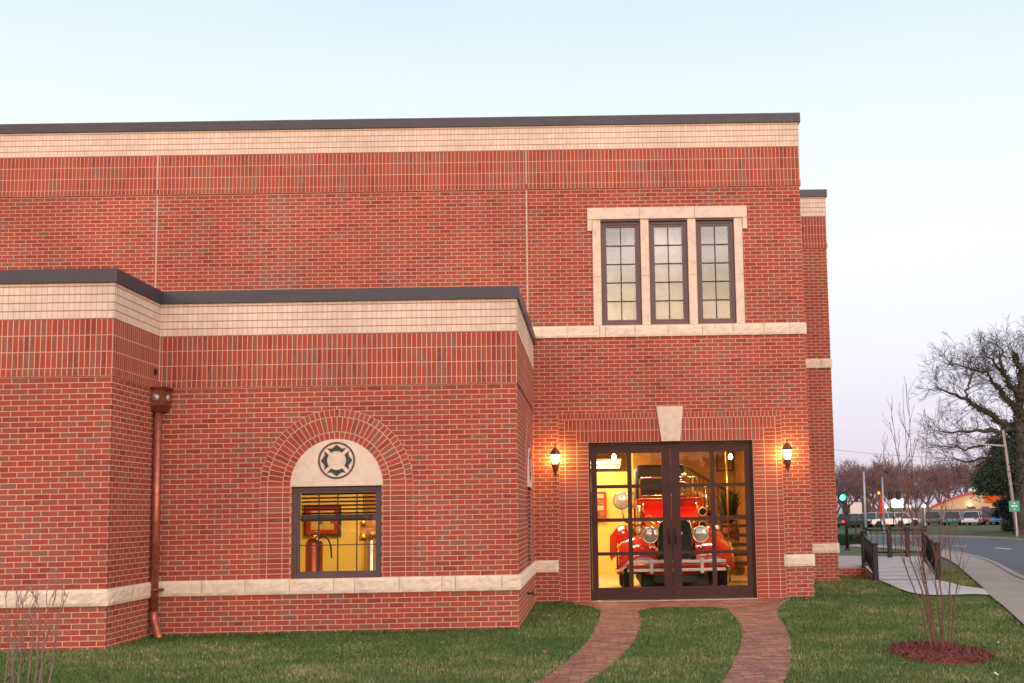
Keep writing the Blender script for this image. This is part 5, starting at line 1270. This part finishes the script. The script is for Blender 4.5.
pole(925, 506, 112, .07, 'parking lot light glowing warm beside the tan store', M_GALV, M_WARML)
pole(911, 506.5, 135, .06, 'small parking lot light glowing just right of the white sign', M_GALV, M_WARML)
pole(886.5, 507, 128, .06, 'small parking lot light glowing left of the white sign', M_GALV, M_WARML)
def wire(p, q, sag, label, r=.02):
    pts = [p.lerp(q, k/16)-Z_*sag*4*(k/16)*(1-k/16) for k in range(17)]; mb = MB(); mb.tube(pts, r, 5); tag(mb.build('overhead_wire', M_DARK), label, 'wire', 'overhead wires')
wire(at(820, 491, 1, 84), at(1030, 487, 1, 90), .35, 'dark signal span wire crossing low over the road', .025)
wire(at(820, 448, 1, 90), at(1060, 455, 1, 100), .6, 'thin overhead wire crossing the sky above the bare trees', .014)
for px, lab, lit in ((878.5, 'hanging traffic signal lit amber left of the pale pole', 1), (890, 'dark hanging traffic signal above the left edge of the white sign', 0), (898, 'dark hanging traffic signal above the right edge of the white sign', 0)):
    p = at(px, 491.5, 1, 86); t = thing('traffic_signal', lab, 'traffic signal', p, 'signals hanging on the span wire'); mb = MB(); mb.bev(p.x-.19, p.y-.12, p.z-.75, p.x+.19, p.y+.12, p.z-.0, .03, 1); mb.tube([p, p+Z_*.12], .03, 6); mb.build('signal_head', plain('signal_yellow', (.35, .16, .03), .5) if lit else M_DARK, t)
    for j in range(3):
        mb = MB(); mb.lathe([(.10, 0), (.07, .03), (0, .04)], (p.x, p.y-.12, p.z-.14-.23*j), 'Y', 14); mb.build('lens', emit('amber', (1, .30, .05), 8) if lit and j == 0 else plain('dark_lens', (.03, .02, .02), .3), t)
# red vertical business sign and white lit sign
p = gb(881, 90); t = thing('pole_sign', 'tall narrow glowing red sign on a pole', 'sign', p); a, b = at(879, 496, 1, 90), at(883, 514, 1, 90)
mb = MB(); mb.tube([p-Z_*.1, (p.x, p.y, b.z)], .06, 8); mb.build('pole', M_DARK, t); mb = MB(); mb.bev(a.x, 89.9, b.z, b.x, 90.1, a.z, .03, 1); mb.build('sign_box', emit('red_sign', (.85, .035, .03), .9), t)
p = gb(897, 100); t = thing('lit_sign', 'bright white backlit sign above the parked cars', 'sign', p); a, b = at(891, 499, 1, 100), at(903.5, 507.5, 1, 100)
mb = MB(); mb.bev(a.x, 99.9, b.z, b.x, 100.1, a.z, .03, 1); mb.build('sign_box', emit('white_sign', (1, .92, .70), 4.5), t)
mb = MB()
for x in (a.x+.2, b.x-.2): mb.tube([(x, 100.2, gz(100)-.1), (x, 100.2, a.z)], .05, 6)
mb.build('posts', M_DARK, t)

# ------------------------------------------------------------------ tan store, fence, brick building
M_TAN = plain('tan_stucco', (.58, .42, .26), .9, 0, .05, .3); M_REDT = plain('red_fascia', (.50, .02, .02), .5)
SY = 160; sa_, sz_ = at(932, 520, 1, SY), at(1042, 520, 1, SY)
st_ = thing('store_building', 'tan store with red-edged arched roof and orange sign', 'building', ((sa_.x+sz_.x)/2, SY, -.65))
top = [at(x, y, 1, SY) for x, y in ((932, 507.5), (938, 504.5), (946, 501), (954, 498), (962, 495.5), (970, 493.6), (978, 492.3), (986, 491.6), (996, 491.2), (1008, 491.6), (1020, 493), (1032, 496), (1042, 500))]
po = [(sa_.x, -.9), (sz_.x, -.9)]+[(p.x, p.z) for p in top[::-1]]
mb = MB(); mb.prism(po, lambda a, b, d: (a, d, b), SY, SY+.3); mb.box(sa_.x+1, SY+.31, -.9, sz_.x, SY+22, 1.1); mb.build('wall', M_TAN, st_)
mb = MB()
for p, q in zip(top, top[1:]): mb.mesh([(p.x, SY-.25, p.z-.10), (q.x, SY-.25, q.z-.10), (q.x, SY-.25, q.z+.16), (p.x, SY-.25, p.z+.16), (p.x, SY+.5, p.z-.10), (q.x, SY+.5, q.z-.10), (q.x, SY+.5, q.z+.16), (p.x, SY+.5, p.z+.16)], [(0, 1, 2, 3), (7, 6, 5, 4), (3, 2, 6, 7), (0, 4, 5, 1)])
mb.build('roof', M_REDT, st_)
for x0, x1 in ((967.5, 975.5), (981.5, 989)):
    a, b = at(x0, 506.5, 1, SY), at(x1, 511.5, 1, SY); mb = MB(); mb.box(a.x, SY-.12, b.z, b.x, SY-.01, a.z); w_ = mb.build('window', plain('brown_window_frame', (.08, .05, .04), .5), st_); mb = MB(); mb.box(a.x+.08, SY-.14, b.z+.08, b.x-.08, SY-.125, a.z-.08); mb.build('pane', plain('dark_glass', (.05, .04, .04), .15), w_)
a, b = at(985, 495.3, 1, SY), at(1004, 502, 1, SY); mb = MB(); mb.bev(a.x, SY-.45, b.z, b.x, SY-.02, a.z, .05, 1); mb.build('sign_board', emit('orange_sign', (.90, .13, .02), .8), st_)
p = at(970, 504.5, 1, SY-.3); mb = MB(); mb.lathe([(0, -.16), (.16, -.08), (.18, .06), (.08, .16), (0, .17)], p, n=12); mb.build('wall_lamp', M_WARML, st_)
for px in (974, 985):
    p = at(px, 491.8, 1, SY+6); mb = MB(); mb.lathe([(.85, -.5), (.85, .15), (.75, .42), (.45, .62), (0, .7)], p, n=18); mb.build('roof_vent', plain('white_dome', (.8, .76, .74), .5), st_)
FY = 134; a, b = at(903, 520, 1, FY), at(1045, 520, 1, FY)
fe = thing('board_fence', 'long grey board fence behind the parked cars', 'fence', (a.x, FY, -.65)); mb = MB(); x = a.x; rn = random.Random(2)
while x < b.x: mb.box(x, FY, -.75, x+.19, FY+.03, 1.02+rn.uniform(-.03, .03)); x += .21
mb.build('boards', plain('grey_boards', (.17, .15, .155), .9, 0, .25, 2), fe)
mb = MB()
for z in (-.3, .35, .9): mb.box(a.x, FY+.032, z, b.x, FY+.09, z+.1)
mb.build('rails', MATS['grey_boards'], fe)
a, b = at(828, 520, 1, 150), at(871, 502.5, 1, 150); fb = thing('far_brick_building', 'dull red low brick building behind the box truck', 'building', (a.x, 150, -.65))
mb = MB(); mb.box(a.x, 150, -.9, b.x, 168, b.z); mb.build('wall', plain('dull_far_brick', (.24, .075, .06), .9), fb)
mb = MB(); mb.box(a.x-.2, 149.8, b.z, b.x+.2, 168.2, b.z+.3); mb.build('roof_edge', plain('grey_trim', (.3, .26, .26), .8), fb)
for x in (857, 862.5, 867.5):
    p = at(x, 509, 1, 150); mb = MB(); mb.box(p.x-.4, 149.93, p.z-.5, p.x+.4, 149.99, p.z+.5); mb.build('window', plain('dark_glass', (.05, .04, .04), .15), fb)
hd0, hd1 = gb(836, 50), gb(861, 50); he = thing('clipped_hedge', 'low dark clipped hedge beyond the green signal', 'hedge', (hd0.x, 50, -.65)); mb = MB(); rn = random.Random(9)
for k in range(3500): c = Vector((rn.uniform(hd0.x, hd1.x), rn.uniform(49.6, 50.6), -.65+rn.random()*.62)); a = Vector((rn.gauss(0, 1), rn.gauss(0, 1), rn.gauss(0, 1))).normalized()*.07; b = a.orthogonal().normalized()*.05; mb.face([c-a, c-b, c+a, c+b])
mb.build('foliage', M_IVY, he, recalc=False)

# ------------------------------------------------------------------ vehicles
M_CGL = plain('car_glass', (.02, .022, .028), .08, 0, .05); M_TAIL = emit('tail_light', (1, .03, .02), 4); M_HEAD = plain('headlamp_glass', (.7, .7, .68), .15, .2)
def car(name, label, cat, col, W_=1.78, Lc=4.4, Hc=1.45, suv=False, van=False, tail=False):
    t = bpy.data.objects.new(name, None); COL.objects.link(t); tag(t, label, cat, 'vehicles parked in the lot')
    mat = plain('paint_'+name+str(len(MATS)), col, .25, .2, .05, 2, coat=.6)
    b = .78 if suv else .70; hw = W_/2
    body = [(-Lc/2, .32), (-Lc/2, .62), (-Lc/2+.12, b+.04), (-Lc/2+.9, b+.10), (Lc/2-.8, b+.10), (Lc/2-.1, b), (Lc/2, .55), (Lc/2, .32), (Lc/2-.45, .25)]
    body += [(Lc/2-.82+.36*math.cos(t_), .30+.36*math.sin(t_)) for t_ in [math.pi*k/6 for k in range(1, 6)]]+[(Lc/2-1.25, .25), (-Lc/2+1.22, .25)]+[(-Lc/2+.84+.36*math.cos(t_), .30+.36*math.sin(t_)) for t_ in [math.pi*k/6 for k in range(1, 6)]]+[(-Lc/2+.4, .25)]
    mb = MB(); mb.prism(body, lambda a, c, d: (a, d, c), -hw, hw); o = mb.build('body', mat, t); md = o.modifiers.new('bevel', 'BEVEL'); md.width = .05; md.segments = 2
    rb = -Lc/2+.35 if (suv or van) else -Lc/2+.85; gh = [(rb, b+.08), (rb+.25, Hc-.05), (rb+.5, Hc), (Lc/2-2.0, Hc), (Lc/2-1.75, Hc-.05), (Lc/2-1.1, b+.08)]
    mb = MB(); n_ = len(gh); A = [(a, -hw*.95 if c < Hc-.2 else -hw*.78, c) for a, c in gh]; Bq = [(a, -y, c) for a, y, c in A]
    mb.mesh(A+Bq, [tuple(range(n_)), tuple(range(2*n_-1, n_-1, -1))]+[(i, i+n_, (i+1) % n_+n_, (i+1) % n_) for i in range(n_)]); mb.build('windows', M_CGL, t)
    mb = MB(); mb.bev(rb+.3, -hw*.78, Hc-.03, Lc/2-1.85, hw*.78, Hc+.03, .025, 2)
    for x in (rb+.28, -.1, Lc/2-1.8):
        for s in (-1, 1): mb.tube([(x+(.0 if x < Lc/2-1.9 else .62), s*hw*.95, b+.08), (x, s*hw*.79, Hc)], .035, 4)
    mb.build('roof', mat, t)
    for x in (-Lc/2+.84, Lc/2-.82):
        for s in (-1, 1):
            mb = MB(); mb.lathe([(0, s*(hw+.01)), (.17, s*(hw+.01)), (.20, s*(hw-.01)), (.31, s*hw), (.33, s*(hw-.03)), (.33, s*(hw-.2)), (0, s*(hw-.2))], (0, 0, 0), 'X', 20)
            mb.v = [(x+v[1], v[0], .33+v[2]) for v in mb.v]
            mb.build('wheel', M_RUB, t)
    for s in (-1, 1):
        mb = MB(); mb.bev(Lc/2-.06, s*hw*.75-.18, .55, Lc/2+.015, s*hw*.75+.18, .70, .02, 1); mb.build('headlight', M_HEAD, t)
        mb = MB(); mb.bev(-Lc/2-.015, s*hw*.78-.16, .62, -Lc/2+.06, s*hw*.78+.16, .78, .02, 1); mb.build('tail_light', M_TAIL if tail else plain('dull_tail_light', (.25, .01, .01), .3), t)
    return t
def put(t, px, Y, deg): p = gb(px, Y); t.location = p; t.rotation_euler.z = R(deg)
put(car('parked_car', 'dark sedan with lit tail lights left of the pale cars', 'car', (.02, .022, .03), tail=True), 851, 107, 40)
put(car('parked_car', 'silver sedan parked right behind the pale pole', 'car', (.45, .47, .50)), 872, 113, 28)
put(car('parked_car', 'white car parked under the red vertical sign', 'car', (.78, .77, .76), suv=True, Hc=1.55), 885, 109, 20)
put(car('parked_car', 'white sedan parked below the bright white sign', 'car', (.72, .72, .73)), 900, 115, 15)
put(car('parked_car', 'teal hatchback in front of the grey board fence', 'car', (.05, .22, .24)), 954, 113, 65)
put(car('parked_car', 'pale silver car in front of the tan store', 'car', (.55, .57, .62)), 974, 111, 60)
put(car('parked_suv', 'tall red sports utility vehicle between the silver and blue cars', 'suv', (.42, .02, .02), suv=True, Hc=1.8, W_=1.9), 989, 113, 75)
put(car('parked_car', 'blue car just left of the green road sign', 'car', (.06, .14, .34)), 1001, 110, 60)
put(car('parked_car', 'dark blue car half hidden by the green road sign', 'car', (.03, .04, .08)), 1015, 113, 62)
put(car('parked_car', 'dim green car seen through the stems of the young tree', 'car', (.08, .12, .10)), 934, 116, 66)
# box truck
p = gb(853, 132); bx_ = thing('box_truck', 'pinkish white box truck parked before the low brick building', 'truck', p, 'vehicles parked in the lot')
M_BOX = plain('truck_box', (.72, .62, .60), .6, 0, .05, 1)
mb = MB(); mb.bev(p.x-.95, p.y-1.1, p.z+.75, p.x+.95, p.y+4.6, p.z+2.75, .04, 1); mb.build('box', M_BOX, bx_)
mb = MB(); mb.bev(p.x-.9, p.y+4.65, p.z+.4, p.x+.9, p.y+6.2, p.z+1.95, .15, 2); mb.build('cab', M_BOX, bx_)
mb = MB(); mb.bev(p.x-.95, p.y-1.05, p.z+.5, p.x+.95, p.y+4.5, p.z+.73, .02, 1); mb.build('bumper', M_DARK, bx_)
for yy in (.4, 5.2):
    for s in (-1, 1): mb = MB(); mb.lathe([(0, s*.95), (.38, s*.95), (.42, s*.90), (.42, s*.70), (0, s*.70)], (p.x, p.y+yy, p.z+.42), 'X', 18); mb.build('wheel', M_RUB, bx_)
for s in (-1, 1): mb = MB(); mb.bev(p.x+s*.7-.1, p.y-1.14, p.z+.85, p.x+s*.7+.1, p.y-1.09, p.z+1.0, .01, 1); mb.build('tail_light', M_TAIL, bx_)

# ------------------------------------------------------------------ unseen trees added behind the viewer, to darken reflections in the glass
rs = np.random.RandomState(3); n = 26000; TXc = np.linspace(-150, 150, 44)+rs.uniform(-2, 2, 44); Hh = rs.uniform(5.5, 9.5, 44); k = rs.randint(0, 44, n)
ph, ct, rr_ = rs.uniform(0, 6.283, n), rs.uniform(-1, 1, n), rs.rand(n)**.4; st2 = np.sqrt(1-ct**2)
P = np.stack([TXc[k]+np.cos(ph)*st2*rr_*4.6, -82+np.sin(ph)*st2*rr_*4, Hh[k]*(.5+.5*ct*rr_)], 1); A = rs.normal(0, .55, (n, 3)); Bv = rs.normal(0, .45, (n, 3))
V = np.stack([P-A, P-Bv, P+A, P+Bv], 1).reshape(-1, 3); V[:, 2] = np.maximum(V[:, 2], 0)
me = bpy.data.meshes.new('added_woods'); me.from_pydata(V.tolist(), [], np.arange(n*4).reshape(-1, 4).tolist()); me.materials.append(M_IVY)
o = bpy.data.objects.new('added_woods', me); COL.objects.link(o); tag(o, 'dark line of trees added out of view to darken the glass reflections', 'added_woods', kind='stuff')
